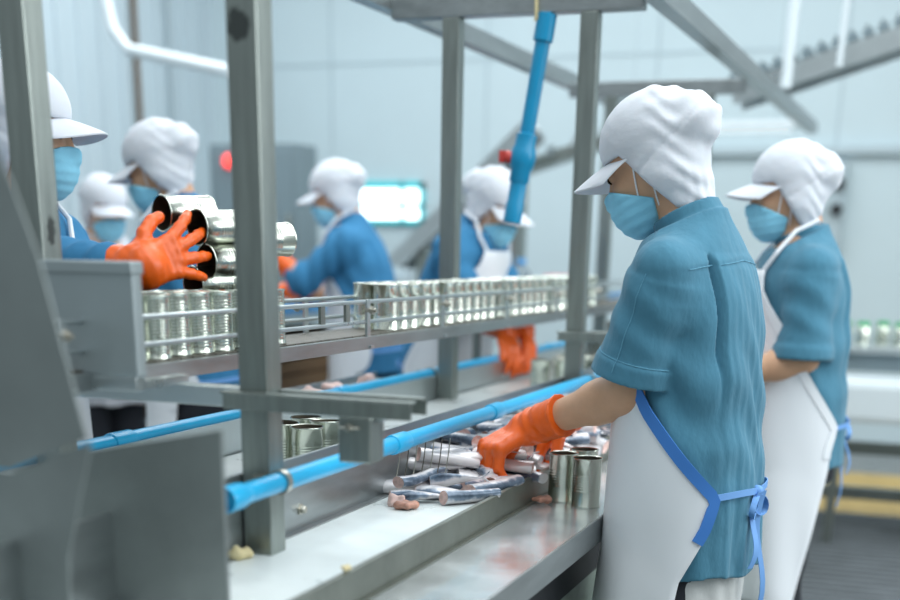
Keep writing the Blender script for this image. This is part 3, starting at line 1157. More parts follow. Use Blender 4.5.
bf = thing('belt_conveyor', 'white return belt in the steel trough between the two rows of posts', 'conveyor', (-1.2, 3.2, 0))
under(MB().box((-1.385, 0.95, 0.868), (-1.007, 6.8, 0.880)).build('belt', M['belt']), bf)
under(MB().box((-1.400, 0.95, 0.60), (-1.394, 6.8, 0.950)).build('side_panel', M['steel_light']), bf)
under(MB().box((-1.393, 0.95, 0.74), (-1.0075, 6.8, 0.80)).build('bed', M['steel_h']), bf)
for yy in (1.2, 3.2, 5.2, 6.6):
    for x in (-1.42, -1.06):
        under(MB().box((x - 0.019, yy - 0.02, 0), (x + 0.019, yy + 0.02, 0.74)).build('leg', M['steel']), bf)

# work table
wt = thing('work_table', 'wet stainless steel packing table running along the near side of the belt', 'table', (-0.66, 3.2, 0))
under(MB().box((-0.765, 0.95, 0.787), (-0.593, 6.2, 0.795), bev=0.002).build('tabletop', M['steel_wet']), wt)
under(MB().box((-0.5965, 0.95, 0.742), (-0.5915, 6.2, 0.7955)).build('front_edge', M['steel_h'], bevel=0.001), wt)
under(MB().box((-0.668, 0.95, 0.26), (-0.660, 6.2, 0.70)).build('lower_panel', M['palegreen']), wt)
under(MB().box((-0.657, 0.95, 0.63), (-0.651, 6.2, 0.787)).build('shadow_gap_strip', M['black']), wt)  # black strip painted in as the shade under the table's front edge
for yy in (1.2, 2.9, 4.7, 6.1):
    under(MB().box((-0.650, yy - 0.02, 0), (-0.612, yy + 0.02, 0.787)).build('leg', M['steel']), wt)


# ------------------------------------------------------------------ blue water pipes
def water_pipe(label, x, z, y0, y1, r, couplings, clamps, cap):
    t = thing('water_pipe', label, 'pipe', (x, y0, z))
    under(MB().tube([(x, y0, z), (x, y1, z)], r, n=24).build('pipe', M['pvc'], smooth=True), t)
    if cap:
        c = MB().lathe([(0.0001, -0.002), (r * 0.9, -0.002), (r * 1.0, 0.0), (r * 1.0, -0.010), (r * 1.22, -0.012), (r * 1.27, -0.008), (r * 1.27, 0.028), (r * 1.05, 0.048), (r, 0.05)], (x, y0, z), (0, 1, 0), n=28)
        under(c.build('end_cap', M['pvc'], smooth=True), t)
    for yy in couplings:
        c = MB().lathe([(r, -0.034), (r * 1.18, -0.032), (r * 1.22, -0.028), (r * 1.22, 0.028), (r * 1.18, 0.032), (r, 0.034)], (x, yy, z), (0, 1, 0), n=28)
        under(c.build('coupling', M['pvc'], smooth=True), t)
    for yy in clamps:
        c = MB().lathe([(r + 0.0005, -0.007), (r + 0.004, -0.007), (r + 0.004, 0.007), (r + 0.0005, 0.007)], (x, yy, z), (0, 1, 0), n=28)
        c.box((x - r - 0.030, yy - 0.006, z + r * 0.2), (x - r + 0.002, yy + 0.006, z + r * 0.2 + 0.006))
        under(c.build('hose_clamp', M['bolt'], smooth=True), t)
    return t


water_pipe('blue plastic water pipe with capped end clamped to the nearest front post above the fish', -0.928, 0.957, 1.575, 6.8, 0.0155, (2.21, 2.78, 4.4), (1.735, 3.64), True)
water_pipe('blue plastic water pipe along the far side panel behind the rear posts', -1.418, 0.952, 1.1, 6.8, 0.0155, (2.02, 3.0, 4.9), (3.63,), False)

# hanging pipe with valve
hv = thing('hanging_valve_pipe', 'blue drop pipe with valve hanging from the overhead cross beam', 'pipe', (-1.093, 3.628, 1.912))
top = Vector((-1.093, 3.628, 1.912))
bot = Vector((-1.166, 3.60, 1.383))
ax = (bot - top).normalized()
Ln = (bot - top).length
under(MB().tube([top, top + ax * Ln * 0.64], 0.0205, n=24).build('upper_pipe', M['pvc2'], smooth=True), hv)
under(MB().lathe([(0.021, 0.0), (0.027, 0.002), (0.027, 0.068), (0.021, 0.072)], top, ax, n=28).build('coupling', M['pvc2'], smooth=True), hv)
under(MB().lathe([(0.0205, 0.300), (0.029, 0.304), (0.029, 0.332), (0.034, 0.345), (0.037, 0.365), (0.034, 0.385), (0.028, 0.398), (0.028, 0.425), (0.023, 0.432)], top, ax, n=28).build('valve_body', M['pvc2'], smooth=True), hv)
under(MB().lathe([(0.0235, 0.42), (0.0235, Ln - 0.055), (0.0255, Ln - 0.05), (0.0255, Ln), (0.019, Ln), (0.019, Ln - 0.03), (0.0001, Ln - 0.03)], top, ax, n=28).build('outlet_pipe', M['pvc2'], smooth=True), hv)
vb = top + ax * 0.365
hd = MB().tube([vb + Vector((-0.025, -0.008, 0.0)), vb + Vector((-0.047, -0.016, 0.006))], [0.016, 0.016], n=16)
hd.box(tuple(vb + Vector((-0.064, -0.024, -0.012))), tuple(vb + Vector((-0.045, -0.010, 0.020))), bev=0.004)
under(hd.build('valve_handle', M['red'], smooth=True), hv)
tw = MB().tube([(-1.118, 3.608, 1.975), (-1.119, 3.606, 1.94), (-1.118, 3.607, 1.900), (-1.121, 3.609, 1.893)], 0.005, n=8)
tag(tw.build('cable_tie', M['foam'], smooth=True), 'pale tie hanging over the cross beam beside the blue drop pipe', 'cable tie')

# ------------------------------------------------------------------ raised can conveyor
CZ = 1.125
cc = thing('can_conveyor', 'raised narrow chain conveyor with guide rails carrying upright tin cans', 'conveyor', (-1.25, 3.2, CZ))
ch = MB()
y = 1.30
while y < 6.2:
    ch.box((-1.32, y, CZ - 0.006), (-1.18, y + 0.034, CZ), bev=0.0015)
    y += 0.038
under(ch.build('chain', M['chain']), cc)
for x in (-1.17, -1.33):
    a = MB().box((x - 0.003, 1.25, CZ - 0.030), (x + 0.003, 6.2, CZ - 0.003))
    s = -1 if x > -1.25 else 1
    a.box((min(x, x + s * 0.02), 1.25, CZ - 0.030), (max(x, x + s * 0.02), 6.2, CZ - 0.026))
    a.box((min(x, x + s * 0.012), 1.25, CZ - 0.007), (max(x, x + s * 0.012), 6.2, CZ - 0.003))
    under(a.build('side_channel', M['steel_h'], bevel=0.0008), cc)
for x in (-1.178, -1.322):
    for z in (1.153, 1.195):
        under(MB().tube([(x, 1.25, z), (x, 6.2, z)], 0.0045, n=10).build('guide_rail', M['steel_light'], smooth=True), cc)
for yy in (1.55, 2.07, 2.62, 3.08, 3.60, 4.12, 4.64, 5.2, 5.8):
    for x, s in ((-1.178, 1), (-1.322, -1)):
        q = MB().box((x + s * 0.004 - 0.003, yy - 0.009, CZ - 0.028), (x + s * 0.004 + 0.003, yy + 0.009, 1.200), bev=0.001)
        q.box((min(x + s * 0.004, x + s * 0.016), yy - 0.009, CZ - 0.028), (max(x + s * 0.004, x + s * 0.016), yy + 0.009, CZ - 0.022))
        br_ = under(q.build('rail_post', M['steel_light']), cc)
        for z in (1.178,):
            bo = MB().tube([(x + s * 0.004, yy - 0.012, z), (x + s * 0.030, yy - 0.012, z)], 0.0045, n=8)
            bo.lathe([(0.0001, 0), (0.009, 0), (0.009, 0.007), (0.0001, 0.007)], (x + s * 0.016, yy - 0.012, z), (s, 0, 0), n=6)
            under(bo.build('bolt', M['bolt']), cc)
for yy in (2.40, 2.52):
    under(MB().box((-1.181, yy - 0.010, 1.150), (-1.175, yy + 0.010, 1.198)).build('rail_splice', M['steel']), cc)
for yy in (1.765, 3.64, 5.5):
    pass

# ------------------------------------------------------------------ tin cans
CR, CH = 0.0305, 0.103


def can_profile(n_ribs=7, z=0.034):
    p = [(0.0001, 0.004), (CR - 0.004, 0.004), (CR - 0.002, 0.0), (CR + 0.0010, 0.0), (CR + 0.0014, 0.0015), (CR + 0.0010, 0.0035), (CR, 0.005)]
    p.append((CR, z - 0.002))
    for k in range(n_ribs):
        p += [(CR - 0.0010, z + 0.0013), (CR, z + 0.0026), (CR, z + 0.0036)]
        z += 0.0052
    p += [(CR, CH - 0.004), (CR + 0.0012, CH - 0.003), (CR + 0.0018, CH - 0.001), (CR + 0.0010, CH), (CR - 0.0008, CH - 0.001)]
    return p


def can_mesh(ns, ribs=7, z=0.034):
    body = MB().lathe(can_profile(ribs, z), n=ns).build('tin_can', M['tin'], smooth=True, angle=60)
    body.data.name = 'tin_can'
    inside = MB().lathe([(CR - 0.0008, CH - 0.0012), (CR - 0.0012, CH - 0.004), (CR - 0.0012, 0.006), (0.0001, 0.006)], n=ns).build('inside', M['tin_in'], body, smooth=True, angle=60)
    return body


can_hi = can_mesh(40)
can_lo = can_mesh(24)
can_rib = can_mesh(32, 16, 0.011)
_first = {'hi': True, 'lo': True, 'rib': True}


def can(loc, label, group=None, hi=False, axis=None, rz=0.0):
    k = hi if isinstance(hi, str) else ('hi' if hi else 'lo')
    src = {'hi': can_hi, 'lo': can_lo, 'rib': can_rib}[k]
    o = src if _first[k] else dup(src)
    _first[k] = False
    o.location = loc
    if axis is not None:
        o.rotation_euler = Vector(axis).to_track_quat('Z', 'Y').to_euler()
    else:
        o.rotation_euler = (0.03 * math.sin(7 * rz), 0.03 * math.sin(11 * rz + 1), rz) if group else (0, 0, rz)
    if 'group' in o:
        del o['group']
    return tag(o, label, 'can', group)


can((-0.716, 2.626, 0.795), 'open tin can on the steel table, the one nearest the fish', hi=True)
can((-0.652, 2.583, 0.795), 'open tin can on the steel table, against the white apron', hi=True)
can((-0.690, 2.700, 0.795), 'open tin can on the steel table, half hidden behind the other two', hi=True)

y = 1.70
k = 0
while y < 2.26:
    can((-1.216 - random.uniform(0, 0.006), y, CZ), 'upright ribbed tin can in the front row on the raised conveyor below the orange glove', 'cans on the raised conveyor below the glove', hi='rib', rz=k)
    if y < 2.22:
        can((-1.283 + random.uniform(-0.004, 0.004), y + 0.034, CZ), 'upright ribbed tin can in the back row on the raised conveyor below the orange glove', 'cans behind on the conveyor below the glove', hi='rib', rz=k)
    y += 0.0655 + random.uniform(0, 0.006)
    k += 1
y = 2.82
k = 0
while y < 4.75:
    can((-1.216 - random.uniform(0, 0.008), y, CZ), 'tin can in the front file on the raised conveyor beyond the nearest post' if k else 'first tin can leading the line on the raised conveyor after the empty stretch', None if k == 0 else 'cans in the front file of the raised conveyor', hi=(k < 8), rz=k)
    can((-1.284 + random.uniform(-0.005, 0.005), y + 0.033 + random.uniform(-0.004, 0.004), CZ), 'tin can in the rear file on the raised conveyor beyond the nearest post', 'cans in the rear file of the raised conveyor', rz=k)
    y += 0.0655 + random.uniform(0, 0.010) + (0.02 if random.random() < 0.08 else 0)
    k += 1
for i, (x, y) in enumerate(((-1.16, 2.10), (-1.10, 2.17), (-1.17, 2.20), (-1.105, 2.26), (-1.165, 2.30), (-1.09, 2.36))):
    can((x, y, 0.880), 'pale tin can standing on the return belt behind the angle bar bracket', 'cans on the return belt behind the bracket', rz=i)
for i, (x, y) in enumerate(((-1.17, 3.95), (-1.10, 3.99), (-1.14, 4.08), (-1.06, 4.10), (-1.09, 4.20), (-1.16, 4.22), (-1.05, 4.27))):
    can((x, y, 0.880), 'tin can in the cluster on the return belt near the second front post', 'cans on the return belt by the second post', rz=i)

# cans gathered in the left worker's hand
HAX = Vector((0.40, 0.91, 0.03))
HC = [((-1.343, 2.085, 1.358), 'topmost tin can held sideways by the orange glove at left'),
      ((-1.287, 2.114, 1.335), 'tin can held sideways under the topmost one, open end dark'),
      ((-1.276, 2.121, 1.276), 'tin can held sideways under the curled fingers of the orange glove'),
      ((-1.298, 2.107, 1.237), 'lowest tin can in the gloved handful just above the conveyor cans')]

# ------------------------------------------------------------------ fish on the belt
def fish_mesh(seed, L, tail):
    r = random.Random(seed)
    body = MB()
    n, ns = 13, 14
    vs, fs = [], []
    bend = r.uniform(-0.045, 0.045)
    for i in range(n):
        t = i / (n - 1)
        if tail:
            h = 0.0255 * (1 - 0.80 * max(0, (t - 0.25) / 0.75) ** 1.3) * (0.92 + 0.08 * math.sin(PI * min(1, t * 2)))
        else:
            h = 0.0245 * (1 - 0.25 * t)
        w = h * (0.56 if not tail else 0.56 - 0.15 * t)
        h *= 0.80 + 0.20 * min(1, t * 5)
        for k in range(ns):
            a = 2 * PI * k / ns
            vs.append((-L / 2 + L * t, bend * L * (2 * t - 1) ** 2 + w * math.cos(a), h * math.sin(a) * (1.0 if math.sin(a) > 0 else 0.92)))
    for i in range(n - 1):
        for k in range(ns):
            k2 = (k + 1) % ns
            fs.append((i * ns + k, i * ns + k2, (i + 1) * ns + k2, (i + 1) * ns + k))
    fs.append(tuple((n - 1) * ns + k for k in range(ns)))
    body.add(vs, fs)
    o = body.build('fish', M['fish_skin'], smooth=True, angle=80)
    ce = MB()
    ring = [vs[k] for k in range(ns)]
    c = Vector((-L / 2, ring[0][1] * 0 + bend * L, 0))
    inner = [tuple(Vector(p) * 0.55 + c * 0.45 + Vector((0.004, 0, 0))) for p in ring]
    ce.add([tuple(Vector(p) + Vector((-0.0004, 0, 0))) for p in ring] + inner + [tuple(c + Vector((0.002, 0, 0)))],
           [(k, (k + 1) % ns, ns + (k + 1) % ns, ns + k) for k in range(ns)] + [(ns + k, ns + (k + 1) % ns, 2 * ns) for k in range(ns)])
    ce.build('cut_end', M['flesh'] if seed in (1, 4) else M['flesh2'], o, smooth=True)
    if tail:
        tf = MB()
        x0, yb = L / 2 - 0.004, bend * L
        for s in (-1, 1):
            pr = [(x0, 0.0), (x0 + 0.012, s * 0.006), (x0 + 0.030, s * 0.022), (x0 + 0.022, s * 0.008), (x0 + 0.016, 0)]
            tf.add([(a, yb - 0.0009, b) for a, b in pr] + [(a, yb + 0.0009, b) for a, b in pr],
                   [(0, 1, 2, 3, 4), (9, 8, 7, 6, 5)] + [(i, (i + 1) % 5, 5 + (i + 1) % 5, 5 + i) for i in range(5)])
        tf.build('tail_fin', M['fish_skin'], o)
    return o


protos = [fish_mesh(1, 0.125, True), fish_mesh(2, 0.105, False), fish_mesh(3, 0.115, True), fish_mesh(4, 0.085, False), fish_mesh(5, 0.12, False)]
_used = [False] * len(protos)


def fish(kind, loc, rz, roll, tilt, label, group=None, s=1.0):
    src = protos[kind]
    o = src if not _used[kind] else dup(src)
    _used[kind] = True
    o.location = loc
    o.rotation_mode = 'XYZ'
    o.rotation_euler = (roll, tilt, rz)
    o.scale = (s, s, s)
    if 'group' in o:
        del o['group']
    return tag(o, label, 'fish', group)


front = [(2, (-0.905, 2.262, 0.850), 0.55, 1.35, 0.0, 'dark backed fish lying at the near edge of the pile, below the steel wires'),
         (0, (-0.868, 2.318, 0.850), 0.15, 1.7, 0.0, 'slim fish with dark stripe at the near edge beside the ledge'),
         (4, (-0.812, 2.300, 0.850), 0.85, 1.2, 0.0, 'fish piece with brown cut end lying against the steel ledge'),
         (1, (-0.955, 2.330, 0.853), 0.2, -1.3, 0.0, 'pale bellied fish at the near left corner of the pile'),
         (3, (-0.800, 2.470, 0.853), 1.2, 1.5, 0.05, 'short fish chunk beside the ledge under the gloved hand')]
for kd, loc, rz, roll, tilt, lab in front:
    fish(kd, loc, rz, roll, tilt, lab)
rr = random.Random(4)
placed = []
n_f = 0
for layer in range(4):
    for tries in range(900):
        x = rr.uniform(-0.965, -0.800)
        y = rr.uniform(2.31, 4.1)
        heap = np.interp(y, [2.28, 2.5, 2.7, 4.2], [0.6, 2.2, 3.2, 3.0]) * np.interp(x, [-1.0, -0.93, -0.84, -0.79], [1.1, 1.1, 0.8, 0.4])
        if layer > heap:
            continue
        if any(l == layer and ((x - a) ** 2 / 0.050 ** 2 + (y - b) ** 2 / 0.062 ** 2) < 1 for a, b, l in placed):
            continue
        if layer == 0 and any((x - q[1][0]) ** 2 + (y - q[1][1]) ** 2 < 0.05 ** 2 for q in front):
            continue
        if layer >= 1 and (x + 0.85) ** 2 + (y - 2.45) ** 2 < 0.075 ** 2:
            continue
        placed.append((x, y, layer))
        kd = rr.choice((0, 1, 2, 3, 4, 4, 1))
        rz = rr.choice((0.3, 2.8, 3.6, 5.8, 1.2, 4.4)) + rr.uniform(-0.5, 0.5)
        fish(kd, (x, y, 0.850 + layer * 0.0215 + rr.uniform(-0.003, 0.003)), rz, rr.choice((1.45, -1.45, 1.2, -1.7, 0.8, 1.7)), rr.uniform(-0.18, 0.18),
             'silver and dark blue headless fish heaped on the white belt' if layer else 'silver headless fish in the bottom layer of the heap on the belt',
             'fish heaped on the belt' if layer else 'fish in the bottom layer on the belt', s=rr.uniform(0.85, 1.12))
        n_f += 1
print('fish', n_f)


def scrap(loc, label, s, m, seed):
    r = np.random.default_rng(seed)
    ph = r.uniform(0, 6, 4)

    def fn(P):
        d = ellipsoid(P, (0, 0, 0), (0.020, 0.013, 0.010))
        return d + 0.005 * np.sin(150 * P[0] + ph[0]) * np.sin(190 * P[1] + ph[1]) + 0.002 * np.sin(300 * P[2] + ph[2])
    o = soft('fish_scrap', fn, (-0.03, -0.022, -0.02), (0.03, 0.022, 0.02), 0.002, m)
    o.location = loc
    o.scale = (s, s, s)
    o.rotation_euler = (0, 0, ph[3])
    return tag(o, label, 'fish scrap')


scrap((-0.930, 2.205, 0.846), 'pale pink fish scrap at the very near end of the heap on the belt', 1.0, M['flesh2'], 1)
scrap((-0.902, 2.188, 0.845), 'brown fish scrap lying on bare white belt next to the heap', 1.0, M['flesh'], 2)
scrap((-0.740, 2.560, 0.806), 'brown fish scrap on the steel table beside the tin cans', 0.9, M['flesh'], 3)
scrap((-0.985, 1.700, 0.845), 'yellowish scrap on the belt edge at the foot of the nearest front post', 1.0, M['foam'], 4)
scrap((-0.771, 1.640, 0.856), 'tiny yellow scrap stuck on the steel ledge opposite the nearest front post', 0.45, M['foam'], 5)
for i, (yy, lab) in enumerate(((2.93, 'pinkish fish lump resting beyond the far blue pipe'), (3.06, 'brown pink fish lump beyond the far blue pipe, larger one'), (3.28, 'fish lump farthest along beyond the far blue pipe'))):
    scrap((-1.47, yy, 0.955), lab, 1.5, M['flesh2'], 10 + i)
ft = thing('fish_tray', 'shallow steel tray of fish lumps outside the far side panel', 'tray', (-1.47, 3.1, 0.94))
under(MB().box((-1.54, 2.7, 0.938), (-1.436, 3.5, 0.944)).box((-1.545, 2.7, 0.938), (-1.54, 3.5, 0.962)).build('pan', M['steel_h']), ft)
for yy in (2.75, 3.45):
    under(MB().box((-1.50, yy - 0.01, 0), (-1.48, yy + 0.01, 0.938)).build('leg', M['steel']), ft)

# thin wires hanging below the near pipe
for i in range(7):
    x = -0.972 + i * 0.011
    yy = 2.30 + 0.017 * i
    w = MB().tube([(x, yy, 0.862), (x + 0.003, yy + 0.012, 0.905), (x + 0.004, yy + 0.02, 0.942)], 0.0013, n=6)
    tag(w.build('wire', M['chain'] if i % 2 else M['bolt'], smooth=True), 'thin bent steel wire standing among the fish under the near blue pipe', 'wire', 'wires among the fish')

# ------------------------------------------------------------------ foreground machine at left
hp = thing('feed_chute', 'blurred grey sheet steel chute in the left foreground', 'machine', (-0.98, 1.3, 0.8))
sl = MB()
prof = [(-1.035, 1.50), (-0.993, 1.435), (-0.961, 1.365), (-0.932, 1.285), (-0.910, 1.19), (-0.888, 1.093), (-1.00, 1.05), (-1.16, 1.05), (-1.16, 1.50)]
n = len(prof)
vs = [(a, 1.20, z) for a, z in prof] + [(a, 1.203, z) for a, z in prof]
sl.add(vs, [tuple(range(n)), tuple(range(2 * n - 1, n - 1, -1))] + [(i, (i + 1) % n, n + (i + 1) % n, n + i) for i in range(n)])
under(sl.build('slope_plate', M['sheet']), hp)
lo_ = MB()
prof = [(-0.885, 1.089), (-1.0, 1.045), (-1.16, 1.045), (-1.16, 0.80), (-0.94, 0.80), (-0.93, 0.95)]
n = len(prof)
vs = [(a, 1.204, z) for a, z in prof] + [(a, 1.207, z) for a, z in prof]
lo_.add(vs, [tuple(range(n)), tuple(range(2 * n - 1, n - 1, -1))] + [(i, (i + 1) % n, n + (i + 1) % n, n + i) for i in range(n)])
under(lo_.build('lower_plate', M['sheet']), hp)
fp = MB()
prof = [(-1.10, 1.036), (-1.02, 1.044), (-0.829, 1.083), (-0.829, 0.80), (-1.10, 0.80)]
n = len(prof)
vs = [(a, 1.395, z) for a, z in prof] + [(a, 1.402, z) for a, z in prof]
fp.add(vs, [tuple(range(n)), tuple(range(2 * n - 1, n - 1, -1))] + [(i, (i + 1) % n, n + (i + 1) % n, n + i) for i in range(n)])
fp.box((-1.06, 1.215, 0.86), (-1.04, 1.396, 0.88))
under(fp.build('front_panel', M['sheet']), hp)

cb = thing('control_box', 'plain pale grey steel box in front of the left post', 'box', (-1.163, 1.64, 1.118))
under(MB().box((-1.243, 1.60, 1.118), (-1.085, 1.625, 1.276), bev=0.004).build('body', M['whitep_grey'] if 'whitep_grey' in M else M['cab']), cb)
under(MB().box((-1.247, 1.596, 1.262), (-1.083, 1.628, 1.280), bev=0.003).build('lid', M['whitep_grey'] if 'whitep_grey' in M else M['cab']), cb)
under(MB().box((-1.34, 1.602, 1.098), (-1.09, 1.625, 1.118), bev=0.002).box((-1.11, 1.625, 1.1), (-1.09, 1.745, 1.112)).build('support_bar', M['steel_light']), cb)


# ------------------------------------------------------------------ the workers
GRIP = ((0.80, 0.45, 0.3), (0.88, 0.5, 0.35), (0.95, 0.55, 0.35), (1.0, 0.6, 0.35))
person('worker in teal short sleeved shirt and white apron picking fish at the table', (-0.436, 2.580, 0), math.radians(168), lean=0.035, pitch=0.45, turn=0.10,
       headoff=(0.086, 0.117), main=True, th_waist=2.42, apron_top=1.10, strap=False, fat=0.925, hem=0.695, shirt='shirt',
       arms=dict(left=dict(elbow=(-0.545, 2.460, 1.050), wrist=(-0.775, 2.572, 0.957), dir=(-0.66, -0.47, -0.42), normal=(-0.30, -0.30, 0.9), sleeve='short', frac=0.86,
                           curls=GRIP, thumb=(0.45, 0.8, 0.9), spread=0.12, cuff=0.095, size=1.14),
                 right=dict(elbow=(-0.575, 2.79, 1.055), wrist=(-0.750, 2.78, 0.965), dir=(-0.45, -0.10, -0.75), normal=(-0.6, 0.1, 0.5), sleeve='short', frac=0.9,
                            curls=((0.3, 0.4, 0.3),) * 4, thumb=(0.6, 0.8, 0.5), cuff=0.09)))
person('worker in white cap, blue shirt and long white apron standing furthest right', (-0.365, 3.80, 0), math.radians(197), lean=0.02, pitch=0.18, turn=-0.1,
       headoff=(0.045, 0.118), res=0.0085, th_waist=2.2, hem=0.74, wrap=(0.62, 0.12),
       arms=dict(left=dict(elbow=(-0.335, 3.64, 1.045), wrist=(-0.525, 3.58, 0.985), dir=(-1, 0.1, -0.05), normal=(-0.1, -0.9, 0.4), sleeve='short', frac=1.0, cuff=0.075),
                 right=dict(elbow=(-0.42, 4.0, 1.05), wrist=(-0.62, 3.86, 1.01), dir=(-1, -0.2, 0), normal=(0, 0.8, 0.5), sleeve='short', frac=0.95, cuff=0.07)))
person('worker behind the left post reaching over to hold tin cans in an orange glove', (-1.935, 2.34, 0), math.radians(-2), s=1.03, lean=0.05, pitch=0.12, turn=0.38, fat=0.9,
       headoff=(0.05, 0.120), res=0.0085, shirt='shirt2',
       arms=dict(right=dict(elbow=(-1.51, 1.985, 1.250), wrist=(-1.318, 1.965, 1.262), dir=(0.42, 0.84, 0.30), normal=(0.746, -0.44, 0.14), sleeve='long', frac=0.62, fine=True,
                            curls=((0.1, 0.25, 0.2), (0.1, 0.25, 0.2), (0.1, 0.25, 0.2), (0.1, 0.25, 0.2)), spread=0.60, thumb=(0.9, 0.7, 0.2), cuff=0.10, size=0.87),
                 left=dict(elbow=(-1.78, 2.56, 1.08), wrist=(-1.62, 2.38, 1.17), dir=(0.6, -0.6, 0.2), normal=(0, 0.3, 1), sleeve='long', frac=0.6)))
person('worker with back half turned, bent over facing left, seen just above the gloved hand', (-2.255, 3.70, 0), math.radians(190), s=1.045, hem=0.83, lean=0.05, pitch=0.40,
       headoff=(0.06, 0.118), shirt='shirt2', res=0.011,
       arms=dict(left=dict(elbow=(-2.50, 3.50, 1.07), wrist=(-2.72, 3.55, 1.03), dir=(-1, 0.1, 0), normal=(0, -0.3, 1), sleeve='short', frac=0.95),
                 right=dict(elbow=(-2.52, 3.93, 1.07), wrist=(-2.74, 3.82, 1.03), dir=(-1, -0.1, 0), normal=(0, 0.3, 1), sleeve='short', frac=0.95)))
person('small distant worker facing right between the left post and the bent worker', (-3.30, 4.62, 0), math.radians(-25), s=0.98, lean=0.04, pitch=0.30,
       headoff=(0.05, 0.118), shirt='white', res=0.012, apron_bot=0.72,
       arms=dict(left=dict(elbow=(-3.10, 4.75, 1.05), wrist=(-2.92, 4.62, 1.02), dir=(1, -0.2, 0), normal=(0, 0.3, 1), sleeve='long', frac=0.7),
                 right=dict(elbow=(-3.22, 4.40, 1.05), wrist=(-3.02, 4.40, 1.02), dir=(1, 0, 0), normal=(0, -0.3, 1), sleeve='long', frac=0.7)))
person('worker in blue shirt leaning left beside the lit window, arm stretched out', (-2.36, 5.28, 0), math.radians(190), s=1.04, hem=0.76, lean=0.08, pitch=0.35,
       headoff=(0.06, 0.115), shirt='shirt2', res=0.011,
       arms=dict(left=dict(elbow=(-2.56, 5.04, 1.17), wrist=(-2.67, 5.02, 1.27), dir=(-0.9, 0.1, 0.25), normal=(0.2, -0.9, 0.3), sleeve='long', frac=0.3),
                 right=dict(elbow=(-2.60, 5.50, 1.10), wrist=(-2.82, 5.42, 1.12), dir=(-1, 0, 0), normal=(0, 0.5, 1), sleeve='short', frac=0.95)))
person('worker bending right over the far belt behind the second rear post', (-1.80, 4.74, 0), math.radians(-10), s=1.03, lean=0.14, pitch=0.50,
       headoff=(0.06, 0.065), shirt='shirt2', res=0.010,
       arms=dict(left=dict(elbow=(-1.55, 4.80, 1.09), wrist=(-1.40, 4.50, 1.05), dir=(0.35, -0.45, -0.6), normal=(0.7, 0.0, 0.5), sleeve='short', frac=0.95),
                 right=dict(elbow=(-1.62, 4.52, 1.09), wrist=(-1.43, 4.34, 1.06), dir=(0.4, -0.4, -0.6), normal=(0.6, -0.3, 0.6), sleeve='short', frac=0.95)))

for i, (p, lab) in enumerate(HC):
    can(tuple(Vector(p) + HAX.normalized() * CH), lab, hi=True, axis=-HAX)
for i, (p, lab) in enumerate((((-1.235, 2.19, 1.315), 'tin can lying sideways behind the handful, nearest the post'),)):
    can(tuple(Vector(p) + HAX.normalized() * CH), lab, hi=True, axis=-HAX)
can((-2.665, 4.945, 1.225), 'tilted tin can held out by the worker beside the lit window', axis=(-0.3, -0.2, 0.9))


# ------------------------------------------------------------------ background machinery
def part(mb, name, m, t, **k):
    return under(mb.build(name, m, **k), t)


# white pipe and corner conduit at top left
wp = MB().tube([(-4.48, 6.5, 3.2), (-4.47, 6.5, 2.60), (-4.43, 6.5, 2.42), (-4.34, 6.5, 2.315), (-4.08, 6.5, 2.265), (-3.70, 6.5, 2.19)], 0.032, n=16)
tag(wp.build('white_pipe', M['whitep'], smooth=True), 'blurred white pipe bending out of the top left across the ribbed wall', 'pipe')
for y0, lab in ((8.41, 'thin brown conduit running up the ribbed wall, left one of two'), (8.86, 'thin grey conduit on the ribbed wall, right of the brown one')):
    tag(MB().tube([(-5.55, y0, 0.3), (-5.55, y0, 4.2)], 0.02, n=10).build('conduit', M['wood'] if y0 < 8.6 else M['joint'], smooth=True), lab, 'conduit')

eb = thing('electrical_cabinet', 'tall blue grey electrical cabinet on the back wall behind the nearest post', 'cabinet', (-4.41, 8.1, 0.98))
part(MB().box((-4.75, 8.0, 0.98), (-4.09, 8.3, 1.96), bev=0.01), 'body', M['cab'], eb)
part(MB().box((-4.72, 7.985, 1.02), (-4.12, 8.0, 1.92), bev=0.006), 'door', M['cab'], eb)
part(MB().lathe([(0.0001, 0.05), (0.03, 0.045), (0.045, 0.02), (0.045, 0)], (-4.585, 7.985, 1.85), (0, -1, 0), n=18), 'warning_lamp', M['redlamp'], eb, smooth=True)
part(MB().box((-4.16, 7.965, 1.40), (-4.14, 7.985, 1.52)), 'handle', M['bolt'], eb)
part(MB().box((-4.70, 8.02, 0), (-4.14, 8.28, 0.98)), 'plinth', M['cab'], eb)

# overhead inclined conveyor top right
oi = thing('inclined_conveyor', 'overhead inclined conveyor with dark chain rising out of the top right', 'conveyor', (-0.6, 6.5, 2.1))
P0, P1 = Vector((-1.02, 6.5, 1.985)), Vector((0.9, 6.5, 2.56))
d_ = (P1 - P0).normalized()
for yy in (6.36, 6.64):
    part(MB().beam(P0 + Vector((0, yy - 6.5, 0.02)), P1 + Vector((0, yy - 6.5, 0.02)), 0.02, 0.085), 'side_rail', M['steel_light'], oi)
c_ = MB()
kk = 0.0
up_ = Vector((-d_.z, 0, d_.x))
while kk < 1.9:
    q = P0 + d_ * kk + up_ * 0.085
    c_.beam(q, q + d_ * 0.045, 0.26, 0.03, up=up_)
    q2 = q + up_ * 0.018
    c_.beam(q2 + d_ * 0.015, q2 + d_ * 0.03, 0.24, 0.03, up=up_)
    kk += 0.066
part(c_, 'chain', M['cab'], oi)
for x0, z0 in ((-0.775, 2.02), (-0.555, 2.10)):
    part(MB().tube([(x0, 6.30, z0), (x0 + 0.02, 6.30, 3.6)], 0.024 if x0 < -0.7 else 0.013, n=12), 'hanger_rod', M['whitep'], oi, smooth=True)

